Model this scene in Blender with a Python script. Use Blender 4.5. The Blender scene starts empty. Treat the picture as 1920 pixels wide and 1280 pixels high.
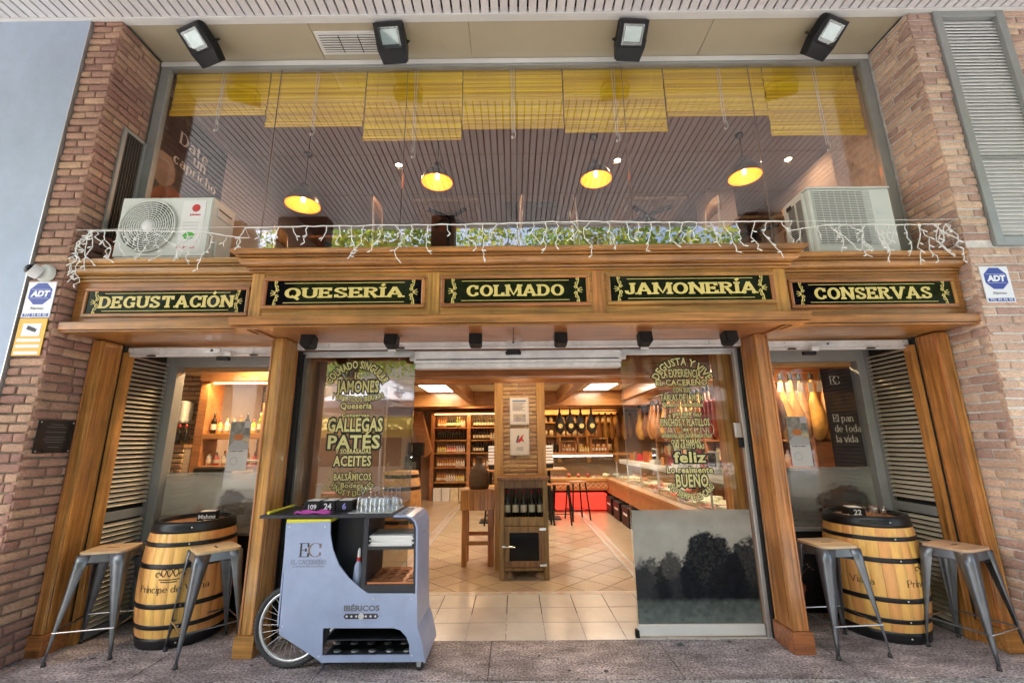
import bpy, math, random
import numpy as np
from mathutils import Matrix, Vector
random.seed(7)
sin, cos, pi, rad = math.sin, math.cos, math.pi, math.radians
S = bpy.context.scene
COL = S.collection
# ---------------------------------------------------------------- camera
cd = bpy.data.cameras.new('camera'); cam = bpy.data.objects.new('camera', cd); COL.objects.link(cam)
S.camera = cam
cd.sensor_width = 36; cd.lens = 820.217 / 1920 * 36; cd.clip_start = .05; cd.clip_end = 600
PITCH, YAW, ROLL, EYE = .2247528, .0031355, -.0085943, 1.6
Fw = Vector((-sin(YAW)*cos(PITCH), cos(YAW)*cos(PITCH), sin(PITCH)))
Rt = Vector((cos(YAW), sin(YAW), 0)); Up = Rt.cross(Fw)
R2 = cos(ROLL)*Rt + sin(ROLL)*Up; U2 = -sin(ROLL)*Rt + cos(ROLL)*Up
cam.matrix_world = Matrix(((R2.x, U2.x, -Fw.x, 0), (R2.y, U2.y, -Fw.y, 0), (R2.z, U2.z, -Fw.z, EYE), (0, 0, 0, 1)))
# ---------------------------------------------------------------- sky, sun, exposure
SUN_EL, SUN_AZ = rad(56), rad(232)         # high sun over the street; the canopy keeps it off the shop front
W = bpy.data.worlds.new('World'); S.world = W; W.use_nodes = True
nt = W.node_tree; nt.nodes.clear()
sk = nt.nodes.new('ShaderNodeTexSky'); sk.sky_type = 'NISHITA'; sk.sun_disc = False
sk.sun_elevation = SUN_EL; sk.sun_rotation = SUN_AZ; sk.air_density = 1.0; sk.dust_density = 3.0; sk.ozone_density = 1.0
bg = nt.nodes.new('ShaderNodeBackground'); bg.inputs[1].default_value = .15
wo = nt.nodes.new('ShaderNodeOutputWorld')
nt.links.new(sk.outputs[0], bg.inputs[0]); nt.links.new(bg.outputs[0], wo.inputs[0])
sl = bpy.data.lights.new('sun', 'SUN'); sl.energy = 5.0; sl.angle = rad(.5); sl.color = (1, .96, .9)
sun = bpy.data.objects.new('sun', sl); COL.objects.link(sun)
sd = Vector((sin(SUN_AZ)*cos(SUN_EL), cos(SUN_AZ)*cos(SUN_EL), sin(SUN_EL)))
sun.rotation_euler = sd.to_track_quat('Z', 'Y').to_euler()
V = S.view_settings; V.view_transform = 'Standard'; V.look = 'None'; V.gamma = 1; V.use_curve_mapping = False
V.exposure = 2.3
cy = S.cycles; cy.use_denoising = True; cy.max_bounces = 7; cy.diffuse_bounces = 3; cy.glossy_bounces = 3; cy.use_adaptive_sampling = True; cy.adaptive_threshold = .02
cy.transparent_max_bounces = 14; cy.transmission_bounces = 6; cy.sample_clamp_indirect = 6; cy.caustics_reflective = False; cy.caustics_refractive = False
# ---------------------------------------------------------------- helpers
class NT:
    def __init__(s, name):
        s.m = bpy.data.materials.new(name); s.m.use_nodes = True; s.t = s.m.node_tree; s.t.nodes.clear()
        s.out = s.t.nodes.new('ShaderNodeOutputMaterial')
    def n(s, typ, ins=None, **kw):
        o = s.t.nodes.new('ShaderNode' + typ)
        for k, v in kw.items(): setattr(o, k, v)
        for k, v in (ins or {}).items():
            i = o.inputs[k]
            if isinstance(v, bpy.types.NodeSocket): s.t.links.new(v, i)
            else: i.default_value = v
        return o
    def ln(s, a, b): s.t.links.new(a, b)
ORD = 'first second third fourth fifth sixth seventh eighth ninth tenth eleventh twelfth thirteenth fourteenth fifteenth sixteenth seventeenth eighteenth nineteenth twentieth twenty-first twenty-second twenty-third twenty-fourth twenty-fifth twenty-sixth twenty-seventh twenty-eighth twenty-ninth thirtieth'.split()
def c4(c): return (c[0], c[1], c[2], 1)
MATS = {}
def pm(name, col, rough=.5, metal=0, var=.15, ns=6, st=(1, 1, 1), bump=0, bs=60, coat=0, col2=None, orand=0, emis=0, ecol=None, spec=.5, detail=5, attr=False, alpha=None, fine=0, blotch=0, bsc=2.2):
    t = NT(name)
    tc = t.n('TexCoord')
    mp = t.n('Mapping', {'Vector': tc.outputs['Object'], 'Scale': st})
    nz = t.n('TexNoise', {'Vector': mp.outputs[0], 'Scale': ns, 'Detail': detail, 'Roughness': .6})
    if attr:
        at = t.n('Attribute', attribute_name='col'); cs = at.outputs['Color']
    else:
        a = tuple(max(0, x*(1-var)) for x in col); b = col2 or tuple(min(1, x*(1+var)) for x in col)
        cr = t.n('ValToRGB', {'Fac': nz.outputs[0]})
        cr.color_ramp.elements[0].position = .3; cr.color_ramp.elements[1].position = .7
        cr.color_ramp.elements[0].color = c4(a); cr.color_ramp.elements[1].color = c4(b)
        cs = cr.outputs[0]
    if fine:
        n3 = t.n('TexNoise', {'Vector': tc.outputs['Object'], 'Scale': bs, 'Detail': 3})
        mr = t.n('MapRange', {'Value': n3.outputs[0], 'From Min': .3, 'From Max': .7, 'To Min': 1-fine, 'To Max': 1+fine})
        mx = t.n('HueSaturation', {'Value': mr.outputs[0], 'Color': cs}); cs = mx.outputs[0]
    if blotch:
        n4 = t.n('TexNoise', {'Vector': t.n('NewGeometry').outputs['Position'], 'Scale': bsc, 'Detail': 6, 'Roughness': .65, 'Distortion': .4})
        mr = t.n('MapRange', {'Value': n4.outputs[0], 'From Min': .34, 'From Max': .66, 'To Min': 1-blotch, 'To Max': 1+blotch*.35})
        mx = t.n('HueSaturation', {'Value': mr.outputs[0], 'Color': cs}); cs = mx.outputs[0]
    if orand:
        oi = t.n('ObjectInfo')
        mr = t.n('MapRange', {'Value': oi.outputs['Random'], 'To Min': 1-orand, 'To Max': 1+orand})
        m2 = t.n('MapRange', {'Value': oi.outputs['Random'], 'From Min': 0, 'From Max': 1, 'To Min': .485, 'To Max': .515})
        hs = t.n('HueSaturation', {'Value': mr.outputs[0], 'Hue': m2.outputs[0], 'Color': cs}); cs = hs.outputs[0]
    p = t.n('BsdfPrincipled', {'Base Color': cs, 'Metallic': metal, 'Coat Weight': coat, 'Coat Roughness': .12, 'Specular IOR Level': spec})
    rr = t.n('MapRange', {'Value': nz.outputs[0], 'To Min': max(.02, rough-.08), 'To Max': min(1, rough+.08)})
    t.ln(rr.outputs[0], p.inputs['Roughness'])
    if emis:
        p.inputs['Emission Color'].default_value = c4(ecol or col); p.inputs['Emission Strength'].default_value = emis
    if bump:
        n2 = t.n('TexNoise', {'Vector': mp.outputs[0], 'Scale': bs, 'Detail': 4})
        b = t.n('Bump', {'Strength': bump, 'Distance': .01, 'Height': n2.outputs[0]}); t.ln(b.outputs[0], p.inputs['Normal'])
    sh = p.outputs[0]
    if alpha is not None:
        tr = t.n('BsdfTransparent'); mx = t.n('MixShader', {0: at.outputs['Alpha'] if alpha == 'attr' else alpha, 1: tr.outputs[0], 2: sh}); sh = mx.outputs[0]
    t.ln(sh, t.out.inputs[0]); MATS[name] = t.m
    return t.m
def glass(name, tint=(.93, .96, .95), k=.05, rough=.0, gain=1.0):
    t = NT(name)
    lw = t.n('LayerWeight', {'Blend': .5})
    pw = t.n('Math', {0: lw.outputs['Facing'], 1: 4.0}, operation='POWER')
    fc = t.n('MapRange', {'Value': pw.outputs[0], 'To Min': k, 'To Max': .9})
    tr = t.n('BsdfTransparent', {'Color': c4(tint)}); gl = t.n('BsdfGlossy', {'Color': (1, 1, 1, 1), 'Roughness': rough})
    mx = t.n('MixShader', {0: fc.outputs[0], 1: tr.outputs[0], 2: gl.outputs[0]})
    t.ln(mx.outputs[0], t.out.inputs[0]); MATS[name] = t.m
    return t.m
class MB:
    def __init__(s): s.v = []; s.f = []; s.mi = []; s.sm = []
    def add(s, vs, fs, mi=0, smooth=False, M=None):
        b = len(s.v)
        s.v += [tuple(M @ Vector(p)) for p in vs] if M is not None else [tuple(p) for p in vs]
        for f in fs: s.f.append(tuple(b+i for i in f)); s.mi.append(mi); s.sm.append(smooth)
        return s
    def box(s, x0, x1, y0, y1, z0, z1, mi=0, M=None):
        v = [(x0,y0,z0),(x1,y0,z0),(x1,y1,z0),(x0,y1,z0),(x0,y0,z1),(x1,y0,z1),(x1,y1,z1),(x0,y1,z1)]
        return s.add(v, [(0,3,2,1),(4,5,6,7),(0,1,5,4),(1,2,6,5),(2,3,7,6),(3,0,4,7)], mi, False, M)
    def cb(s, c, d, mi=0, M=None):
        return s.box(c[0]-d[0]/2, c[0]+d[0]/2, c[1]-d[1]/2, c[1]+d[1]/2, c[2]-d[2]/2, c[2]+d[2]/2, mi, M)
    def prism(s, poly, ax, a0, a1, mi=0, M=None, smooth=False):
        n = len(poly)
        def pt(p, a): return (a, p[0], p[1]) if ax == 'x' else (p[0], a, p[1]) if ax == 'y' else (p[0], p[1], a)
        v = [pt(p, a0) for p in poly] + [pt(p, a1) for p in poly]
        s.add(v, [tuple(range(n))[::-1], tuple(range(n, 2*n))], mi, False, M)
        return s.add(v, [(i, (i+1) % n, n+(i+1) % n, n+i) for i in range(n)], mi, smooth, M)
    def lathe(s, prof, n=20, c=(0, 0, 0), mi=0, M=None, smooth=True, a0=0, a1=2*pi):
        full = abs(a1-a0-2*pi) < 1e-6; k = n if full else n+1; v = []; f = []
        for r, z in prof:
            for i in range(k):
                a = a0+(a1-a0)*i/n; v.append((c[0]+r*cos(a), c[1]+r*sin(a), c[2]+z))
        for j in range(len(prof)-1):
            for i in range(n): f.append((j*k+i, j*k+(i+1) % k, (j+1)*k+(i+1) % k, (j+1)*k+i))
        return s.add(v, f, mi, smooth, M)
    def disc(s, r, n=20, c=(0, 0, 0), mi=0, M=None, up=True):
        v = [(c[0]+r*cos(2*pi*i/n), c[1]+r*sin(2*pi*i/n), c[2]) for i in range(n)]
        return s.add(v, [tuple(range(n)) if up else tuple(range(n))[::-1]], mi, False, M)
    def tube(s, pts, r, n=8, mi=0, cap=True, smooth=True, M=None):
        pts = [Vector(p) for p in pts]; m = len(pts); v = []; f = []
        rs = r if isinstance(r, (list, tuple)) else [r]*m
        d = (pts[1]-pts[0]).normalized(); u = d.orthogonal().normalized()
        for i, p in enumerate(pts):
            d = (pts[min(i+1, m-1)]-pts[max(i-1, 0)]).normalized()
            u = (u-d*u.dot(d)); u = u.normalized() if u.length > 1e-6 else d.orthogonal().normalized()
            w = d.cross(u)
            for k in range(n): a = 2*pi*k/n; v.append(p+(u*cos(a)+w*sin(a))*rs[i])
        for i in range(m-1):
            for k in range(n): f.append((i*n+k, i*n+(k+1) % n, (i+1)*n+(k+1) % n, (i+1)*n+k))
        s.add(v, f, mi, smooth, M)
        if cap: s.add(v, [tuple(range(n))[::-1], tuple(range((m-1)*n, m*n))], mi, False, M)
        return s
    def grid(s, P, mi=0, smooth=True):
        h = len(P); w = len(P[0]); v = [p for r in P for p in r]
        return s.add(v, [(j*w+i, j*w+i+1, (j+1)*w+i+1, (j+1)*w+i) for j in range(h-1) for i in range(w-1)], mi, smooth)
    def sweep(s, path, prof, mi=0, close=True):
        """mitred moulding: path = (x,y) points, prof = (outward, z) points; outward lies to the right of the path"""
        rows = []
        for i, p in enumerate(path):
            def nrm(a, b):
                dx, dy = b[0]-a[0], b[1]-a[1]; l = math.hypot(dx, dy); return Vector((dy/l, -dx/l))
            if i == 0: m = nrm(path[0], path[1])
            elif i == len(path)-1: m = nrm(path[-2], path[-1])
            else:
                a = nrm(path[i-1], p); b = nrm(p, path[i+1]); m = (a+b); m = m/(m.dot(a))
            rows.append([(p[0]+m.x*o, p[1]+m.y*o, z) for o, z in prof])
        n = len(prof)
        for i in range(len(rows)-1):
            v = rows[i]+rows[i+1]
            s.add(v, [(k, n+k, n+(k+1) % n, (k+1) % n) for k in range(n)], mi)
        s.add(rows[0], [tuple(range(n))], mi); s.add(rows[-1], [tuple(range(n))[::-1]], mi)
        return s
    def mesh(s, name, mats):
        me = bpy.data.meshes.new(name); me.from_pydata(s.v, [], s.f)
        for m in (mats if isinstance(mats, (list, tuple)) else [mats]): me.materials.append(m)
        me.polygons.foreach_set('material_index', s.mi); me.polygons.foreach_set('use_smooth', s.sm); me.update()
        return me
    def build(s, name, mats, parent=None, bevel=0, seg=2, **kw):
        return put(name, s.mesh(name, mats), parent, bevel, seg, **kw)
def pw(o):
    return Matrix.LocRotScale(o.location, o.rotation_euler, o.scale) if o.parent is None else pw(o.parent) @ o.matrix_parent_inverse @ Matrix.LocRotScale(o.location, o.rotation_euler, o.scale)
def put(name, me, parent=None, bevel=0, seg=2, label=None, cat=None, group=None, kind=None, local=False):
    o = bpy.data.objects.new(name, me); COL.objects.link(o)
    if parent is not None:
        o.parent = parent
        if not local: o.matrix_parent_inverse = pw(parent).inverted()
    if bevel:
        b = o.modifiers.new('bevel', 'BEVEL'); b.width = bevel; b.segments = seg; b.limit_method = 'ANGLE'; b.angle_limit = rad(40)
    return tag(o, label, cat, group, kind)
def tag(o, label=None, cat=None, group=None, kind=None):
    if label: o['label'] = label
    if cat: o['category'] = cat
    if group: o['group'] = group
    if kind: o['kind'] = kind
    return o
def T(name, label, cat, loc=(0, 0, 0), rz=0, group=None, kind=None):
    o = bpy.data.objects.new(name, None); COL.objects.link(o); o.location = loc; o.rotation_euler = (0, 0, rz); o.empty_display_size = .1
    return tag(o, label, cat, group, kind)
def kids(o): return [c for c in bpy.data.objects if c.parent == o]
def dup(o, loc, rz=0, label=None, group=None, parent=None):
    tree = {}
    def cp(a, par):
        c = a.copy(); COL.objects.link(c); c.parent = par
        for ch in KIDS.get(a.name) or []: cp(ch, c)
        return c
    KIDS = {}
    for x in COL.objects:
        if x.parent: KIDS.setdefault(x.parent.name, []).append(x)
    r = cp(o, parent); r.location = loc; r.rotation_euler = (0, 0, rz)
    if label: r['label'] = label
    if group: r['group'] = group
    return r
# ---- colour print on a fine grid (flat printed things: posters, vinyl photographs)
def vnoise(x, y, seed=0):
    def hsh(i, j): 
        n = np.sin(i*127.1+j*311.7+seed*74.7)*43758.5453; return n-np.floor(n)
    i = np.floor(x); j = np.floor(y); u = x-i; v = y-j; u = u*u*(3-2*u); v = v*v*(3-2*v)
    return (hsh(i, j)*(1-u)+hsh(i+1, j)*u)*(1-v)+(hsh(i, j+1)*(1-u)+hsh(i+1, j+1)*u)*v
def fbm(x, y, seed=0, o=4):
    s = 0; a = .5
    for k in range(o): s = s+a*vnoise(x*2**k, y*2**k, seed+k); a *= .5
    return s
def print_sheet(name, o, u, v, nx, ny, fn, mat, parent, th=.0015, **kw):
    """o = lower left corner, u, v = edge vectors; fn(U,V arrays 0..1)->rgb array"""
    o, u, v = Vector(o), Vector(u), Vector(v)
    gu, gv = np.meshgrid(np.linspace(0, 1, nx), np.linspace(0, 1, ny))
    co = np.array(o)[None, None]+gu[..., None]*np.array(u)+gv[..., None]*np.array(v)
    me = bpy.data.meshes.new(name)
    f = [(j*nx+i, j*nx+i+1, (j+1)*nx+i+1, (j+1)*nx+i) for j in range(ny-1) for i in range(nx-1)]
    me.from_pydata([tuple(p) for p in co.reshape(-1, 3)], [], f)
    me.materials.append(mat)
    ca = me.color_attributes.new('col', 'FLOAT_COLOR', 'POINT')
    rgb = fn(gu, gv); rgba = np.ones((nx*ny, 4)); k = rgb.shape[-1]; rgba[:, :k] = np.clip(rgb.reshape(-1, k), 0, 1)
    ca.data.foreach_set('color', rgba.ravel()); me.update()
    ob = put(name, me, parent, **kw)
    so = ob.modifiers.new('thick', 'SOLIDIFY'); so.thickness = th; so.offset = -1
    return ob
# ---- lettering
def frame(o, ux=(1, 0, 0), uy=(0, 0, 1)):
    ux, uy = Vector(ux).normalized(), Vector(uy).normalized(); uz = ux.cross(uy)
    return Matrix(((ux.x, uy.x, uz.x, o[0]), (ux.y, uy.y, uz.y, o[1]), (ux.z, uy.z, uz.z, o[2]), (0, 0, 0, 1)))
def text(s, size, mat, parent, M, sx=1, off=0, ext=.0004, align='CENTER', warp=None, name='lettering', width=None, skew=0):
    cu = bpy.data.curves.new('t', 'FONT'); cu.body = s; cu.size = size; cu.align_x = align; cu.extrude = ext; cu.offset = off; cu.resolution_u = 3; cu.shear = skew
    ob = bpy.data.objects.new('t', cu); me = bpy.data.meshes.new_from_object(ob)
    bpy.data.objects.remove(ob); bpy.data.curves.remove(cu)
    n = len(me.vertices); a = np.empty(n*3); me.vertices.foreach_get('co', a); a = a.reshape(-1, 3)
    if n == 0: return None
    if width: sx = width/(a[:, 0].max()-a[:, 0].min())
    a[:, 0] *= sx
    if warp: a = warp(a)
    me.vertices.foreach_set('co', a.ravel()); me.materials.clear(); me.materials.append(mat); me.transform(M); me.update(); me.name = name
    return put(name, me, parent)
def arcwarp(R):
    """bend the base line upwards in the middle (R>0) or downwards (R<0)"""
    def w(a):
        th = a[:, 0]/R; r = R+a[:, 1]; b = a.copy(); b[:, 0] = r*np.sin(th); b[:, 1] = r*np.cos(th)-R; return b
    return w
def A_(cx, cy_, rx, ry, a0, a1, n=14): return [(cx+rx*cos(rad(a0+(a1-a0)*i/n)), cy_+ry*sin(rad(a0+(a1-a0)*i/n))) for i in range(n+1)]
def glyph(ch, H):
    """centre lines, foot/head serifs (x,y) and width of one letter"""
    e = H/2; t = 1-e; X = .66
    acc = {'Í': 'I', 'Ó': 'O', 'É': 'E', 'Ñ': 'N', 'í': 'i'}
    if ch in acc:
        st, se, w = glyph(acc[ch], H); y0 = 1.12 if ch.isupper() else .8
        if ch == 'í': st = st[:1]
        if ch == 'Ñ': st = st+[[(w*.2, y0+.02), (w*.4, y0+.12), (w*.6, y0+.04), (w*.8, y0+.14)]]
        else: st = st+[[(w/2-.06, y0), (w/2+.12, y0+.2)]]
        return st, se, w
    v = [(0, 0), (0, 1)]
    G = {'A': ([[(0, 0), (.4, 1)], [(.4, 1), (.82, 0)], [(.14, .33), (.68, .33)]], [(0, 0), (.82, 0)], .82),
     'C': ([A_(.38, .5, .38, .5-e, 52, 308, 20), [(.66, .95), (.66, .64)], [(.66, .34), (.66, .1)]], [], .68),
     'D': ([v, [(0, t), (.28, t)]+A_(.28, .5, .4, .5-e, 90, -90)+[(0, e)]], [(0, 0), (0, 1)], .68),
     'E': ([v, [(0, t), (.55, t)], [(0, .5), (.38, .5)], [(0, e), (.58, e)], [(.55, 1), (.55, .7)], [(.58, 0), (.58, .3)], [(.38, .38), (.38, .62)]], [(0, 0), (0, 1)], .58),
     'G': ([A_(.38, .5, .38, .5-e, 52, 300, 20), [(.66, .95), (.66, .64)], [(.68, .4), (.68, .06)], [(.46, .4), (.84, .4)]], [], .74),
     'I': ([v], [(0, 0), (0, 1)], 0),
     'J': ([[(.4, 1), (.4, .28)]+A_(.2, .28, .2, .28-e, 0, -180, 10), [(0, .22), (0, .34)]], [(.4, 1)], .4),
     'L': ([v, [(0, e), (.55, e)], [(.55, 0), (.55, .32)]], [(0, 0), (0, 1)], .55),
     'M': ([v, [(.95, 0), (.95, 1)], [(0, 1), (.475, .12), (.95, 1)]], [(0, 0), (.95, 0), (0, 1), (.95, 1)], .95),
     'N': ([v, [(.74, 0), (.74, 1)], [(0, 1), (.74, 0)]], [(0, 0), (0, 1), (.74, 1)], .74),
     'O': ([A_(.38, .5, .38, .5-e, 0, 360, 28)], [], .76),
     'P': ([v, [(0, t), (.3, t)]+A_(.3, .74, .26, .26-e, 90, -90, 10)+[(0, .48+e)]], [(0, 0), (0, 1)], .56),
     'Q': ([A_(.38, .5, .38, .5-e, 0, 360, 28), [(.3, .22), (.5, .12), (.78, -.14)]], [], .76),
     'R': ([v, [(0, t), (.3, t)]+A_(.3, .75, .27, .25-e, 90, -90, 10)+[(0, .5+e)], [(.3, .5), (.66, 0)]], [(0, 0), (0, 1), (.66, 0)], .66),
     'S': ([A_(.3, .745, .28, .255-e, 40, 250, 14)+A_(.3, .265, .3, .265-e, 75, -140, 14), [(.53, .97), (.53, .7)], [(.03, .03), (.03, .32)]], [], .6),
     'T': ([[(.37, 0), (.37, 1)], [(0, t), (.74, t)], [(0, 1), (0, .68)], [(.74, 1), (.74, .68)]], [(.37, 0)], .74),
     'U': ([[(0, 1), (0, .34)]+A_(.34, .34, .34, .34-e, 180, 360, 14)+[(.68, 1)]], [(0, 1), (.68, 1)], .68),
     'V': ([[(0, 1), (.4, 0)], [(.4, 0), (.8, 1)]], [(0, 1), (.8, 1)], .8),
     'a': ([A_(.22, .2, .22, .2-e, 0, 360, 16), [(.46, 0), (.46, .44)]+A_(.25, .44, .21, .22-e, 0, 150, 8)], [], .46),
     'c': ([A_(.26, .33, .26, .33-e, 45, 315, 16)], [], .44),
     'd': ([A_(.24, .33, .24, .33-e, 0, 360, 18), [(.48, 0), (.48, 1)]], [(.48, 1)], .48),
     'e': ([A_(.26, .33, .26, .33-e, 0, 315, 16), [(0, .35), (.52, .35)]], [], .5),
     'h': ([v, [(0, .4)]+A_(.22, .42, .22, .24-e, 180, 0, 10)+[(.44, 0)]], [(0, 0), (0, 1), (.44, 0)], .44),
     'i': ([[(0, 0), (0, X)], [(0, .84), (0, .97)]], [(0, 0), (0, X)], 0),
     'l': ([v], [(0, 0), (0, 1)], 0),
     'n': ([[(0, 0), (0, X)], [(0, .4)]+A_(.22, .42, .22, .24-e, 180, 0, 10)+[(.44, 0)]], [(0, 0), (0, X), (.44, 0)], .44),
     'o': ([A_(.26, .33, .26, .33-e, 0, 360, 20)], [], .52),
     'p': ([[(0, -.3), (0, X)], A_(.25, .33, .24, .33-e, 0, 360, 18)], [(0, -.3), (0, X)], .5),
     'r': ([[(0, 0), (0, X)], [(0, .38)]+A_(.18, .42, .18, .24-e, 180, 45, 8)], [(0, 0), (0, X)], .32),
     't': ([[(.12, .92), (.12, .16)]+A_(.24, .16, .12, .16-e, 180, 290, 6), [(0, X-e), (.32, X-e)]], [], .34),
     'u': ([[(0, X), (0, .22)]+A_(.22, .22, .22, .22-e, 180, 360, 10), [(.44, X), (.44, 0)]], [(0, X), (.44, X)], .44),
     'v': ([[(0, X), (.25, 0)], [(.25, 0), (.5, X)]], [(0, X), (.5, X)], .5)}
    return G[ch]
def serif_text(s, size, mat, parent, M, wv=.24, wh=.13, sh=.13, so=.1, gap=.14, sx=1, width=None, align='CENTER', warp=None, name='lettering', z=0.0006, sp=.35):
    """lettering drawn with a broad nib: wv/wh = thickness of upright and level strokes, sh/so = serif height and overhang"""
    quads = []; x = 0
    for ch in s:
        if ch == ' ': x += sp; continue
        st, se, w = glyph(ch, wh); x += wv/2
        for pl in st:
            m = len(pl); closed = m > 4 and math.dist(pl[0], pl[-1]) < 1e-6; row = []
            for i, p in enumerate(pl):
                a = pl[i-1] if i else (pl[-2] if closed else p); b = pl[i+1] if i < m-1 else (pl[1] if closed else p)
                dx, dy = b[0]-a[0], b[1]-a[1]; l = math.hypot(dx, dy) or 1; nx, ny = -dy/l, dx/l
                h = math.hypot(wv/2*nx, wh/2*ny)
                row.append(((x+p[0]+nx*h, p[1]+ny*h), (x+p[0]-nx*h, p[1]-ny*h)))
            quads.append(row)
        for (a, b) in se:
            up = b > .3; y0, y1 = (b-sh, b) if up else (b, b+sh)
            quads.append([((x+a-wv/2-so, y1), (x+a-wv/2-so, y0)), ((x+a+wv/2+so, y1), (x+a+wv/2+so, y0))])
        x += w+wv/2+gap
    tot = x-gap; k = (width/(tot*size)) if width else sx
    mb = MB()
    for q, row in enumerate(quads):
        zz = z*(1+q*.12)
        pts = [(p[0], p[1], zz) for r in row for p in r]
        a = np.array(pts); a[:, 0] = (a[:, 0]-(tot/2 if align == 'CENTER' else 0))*k*size; a[:, 1] *= size
        if warp: a = warp(a)
        mb.add([tuple(p) for p in a], [(2*i, 2*i+1, 2*i+3, 2*i+2) for i in range(len(row)-1)])
    me = mb.mesh(name, mat); me.transform(M)
    return put(name, me, parent)
def strokes(paths, w, mat, parent, M, name='ornament', z=.0006, warp=None):
    mb = MB()
    for q, pl in enumerate(paths):
        row = []; m = len(pl)
        for i, p in enumerate(pl):
            a = pl[max(i-1, 0)]; b = pl[min(i+1, m-1)]; dx, dy = b[0]-a[0], b[1]-a[1]; l = math.hypot(dx, dy) or 1
            ww = w[i*len(w)//m] if isinstance(w, list) else w
            row += [(p[0]-dy/l*ww/2, p[1]+dx/l*ww/2, z*(1+q*.1)), (p[0]+dy/l*ww/2, p[1]-dx/l*ww/2, z*(1+q*.1))]
        if warp: row = [tuple(p) for p in warp(np.array(row))]
        mb.add(row, [(2*i, 2*i+1, 2*i+3, 2*i+2) for i in range(m-1)])
    me = mb.mesh(name, mat); me.transform(M); return put(name, me, parent)
# ---------------------------------------------------------------- materials
wood_h = pm('oak_level', (.37, .152, .04), .34, var=.5, ns=3.2, st=(.5, 12, 12), bump=.12, bs=16, coat=.4, detail=8, orand=.08, blotch=.28, bsc=2.6)
wood_v = pm('oak_upright', (.41, .17, .043), .34, var=.55, ns=3.2, st=(12, 12, .5), bump=.12, bs=16, coat=.4, detail=8, orand=.08, blotch=.28, bsc=2.6)
wood_y = pm('oak_deep', (.37, .152, .04), .36, var=.5, ns=3.2, st=(9, .6, 9), bump=.12, bs=16, coat=.2, detail=8, orand=.08, blotch=.28, bsc=2.6)
wood_in = pm('warm_shelf_wood', (.42, .2, .07), .45, var=.3, ns=3, st=(1, 5, 5), detail=6, orand=.1)
wood_old = pm('old_chest_wood', (.25, .14, .065), .5, var=.5, ns=4, st=(7, 7, .8), bump=.2, bs=20, detail=7, orand=.12)
barrel_m = pm('barrel_oak', (.82, .43, .125), .42, var=.16, ns=4, st=(6, 6, .7), bump=.06, bs=30, coat=.2, detail=7, orand=.05)
barrel_end = pm('barrel_head_oak', (.33, .15, .06), .4, var=.3, ns=4, st=(1, 8, 6), coat=.3, detail=6)
seat_m = pm('pale_seat_wood', (.55, .38, .22), .45, var=.22, ns=4, st=(.7, 8, 8), detail=7, orand=.06)
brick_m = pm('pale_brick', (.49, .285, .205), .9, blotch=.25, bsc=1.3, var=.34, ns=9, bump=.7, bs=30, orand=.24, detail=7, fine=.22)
brick_in = pm('inner_brick', (.55, .36, .2), .9, var=.3, ns=9, bump=.6, bs=34, orand=.22, detail=7)
mortar = pm('mortar', (.7, .66, .62), .95, var=.2, ns=20, bump=.5, bs=80)
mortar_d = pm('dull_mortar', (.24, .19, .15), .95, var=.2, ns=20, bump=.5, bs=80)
granite = pm('pink_granite', (.30, .255, .258), .62, var=.5, ns=4, st=(1, 2.2, 1), col2=(.46, .395, .395), blotch=.4, bsc=1.6, bump=.15, bs=62, orand=.06, detail=9, fine=.85)
granite2 = pm('grey_granite', (.33, .325, .32), .6, blotch=.3, bsc=1.5, var=.25, ns=5, bump=.15, bs=62, orand=.06, detail=9, fine=.8)
asphalt = pm('street_paving', (.42, .41, .40), .9, var=.25, ns=3, bump=.3, bs=120, detail=8, fine=.3)
tile_m = pm('daylit_cream_tile', (.57, .54, .50), .24, blotch=.14, bsc=1.8, var=.035, ns=3, orand=.06, detail=5, spec=.5)  # floor tile whitened to carry the daylight falling in at the threshold
tile_band = pm('brown_border_tile', (.40, .26, .17), .35, var=.25, ns=20, orand=.06)
grout = pm('dark_grout', (.05, .036, .026), .9, var=.2)
plaster_w = pm('sky_tinted_white_panel', (.36, .43, .55), .55, blotch=.12, bsc=.9, var=.1, ns=1.1, st=(1, 1, .35), detail=8, fine=.03, bs=14)  # white panel; the blue of the sky light is mixed into its colour
slat_m = pm('soffit_slat', (.66, .63, .635), .45, var=.05, ns=3, orand=.05, fine=.03, bs=40)
dark_gap = pm('dark_gap', (.012, .011, .01), .9, var=.1)
trim_w = pm('white_trim', (.66, .65, .63), .45, var=.06, ns=4)
beige = pm('beige_panel', (.43, .375, .27), .45, var=.05, ns=2, detail=6)
grey_fr = pm('grey_aluminium_frame', (.3, .31, .3), .42, var=.08, ns=5, metal=.2)
alu = pm('aluminium', (.62, .63, .63), .35, metal=.75, var=.06)
shut_w = pm('shutter_white', (.66, .645, .63), .4, blotch=.2, bsc=4, var=.1, ns=6, detail=7)
steel = pm('gunmetal_steel', (.15, .16, .175), .34, metal=.75, var=.2, ns=5, detail=7)
chrome = pm('bright_steel', (.7, .7, .7), .22, metal=1, var=.05)
black = pm('black_plastic', (.009, .009, .01), .5, var=.2, spec=.3)
black_m = pm('matt_black', (.011, .01, .01), .65, var=.2, spec=.3)
hoop_m = pm('black_hoop_iron', (.014, .014, .016), .36, metal=.2, var=.3, ns=14)
rubber = pm('tyre_rubber', (.035, .036, .038), .75, var=.25, ns=30, bump=.4, bs=90)
sign_blk = pm('black_sign_glass', (.004, .004, .005), .04, var=.05, spec=.28)
gold = pm('gold_leaf', (.62, .49, .15), .42, var=.1, ns=12, metal=.0)
gold_d = pm('gold_vinyl', (.56, .5, .2), .5, var=.08)
outl = pm('black_vinyl', (.006, .006, .006), .5, var=.1)
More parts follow.
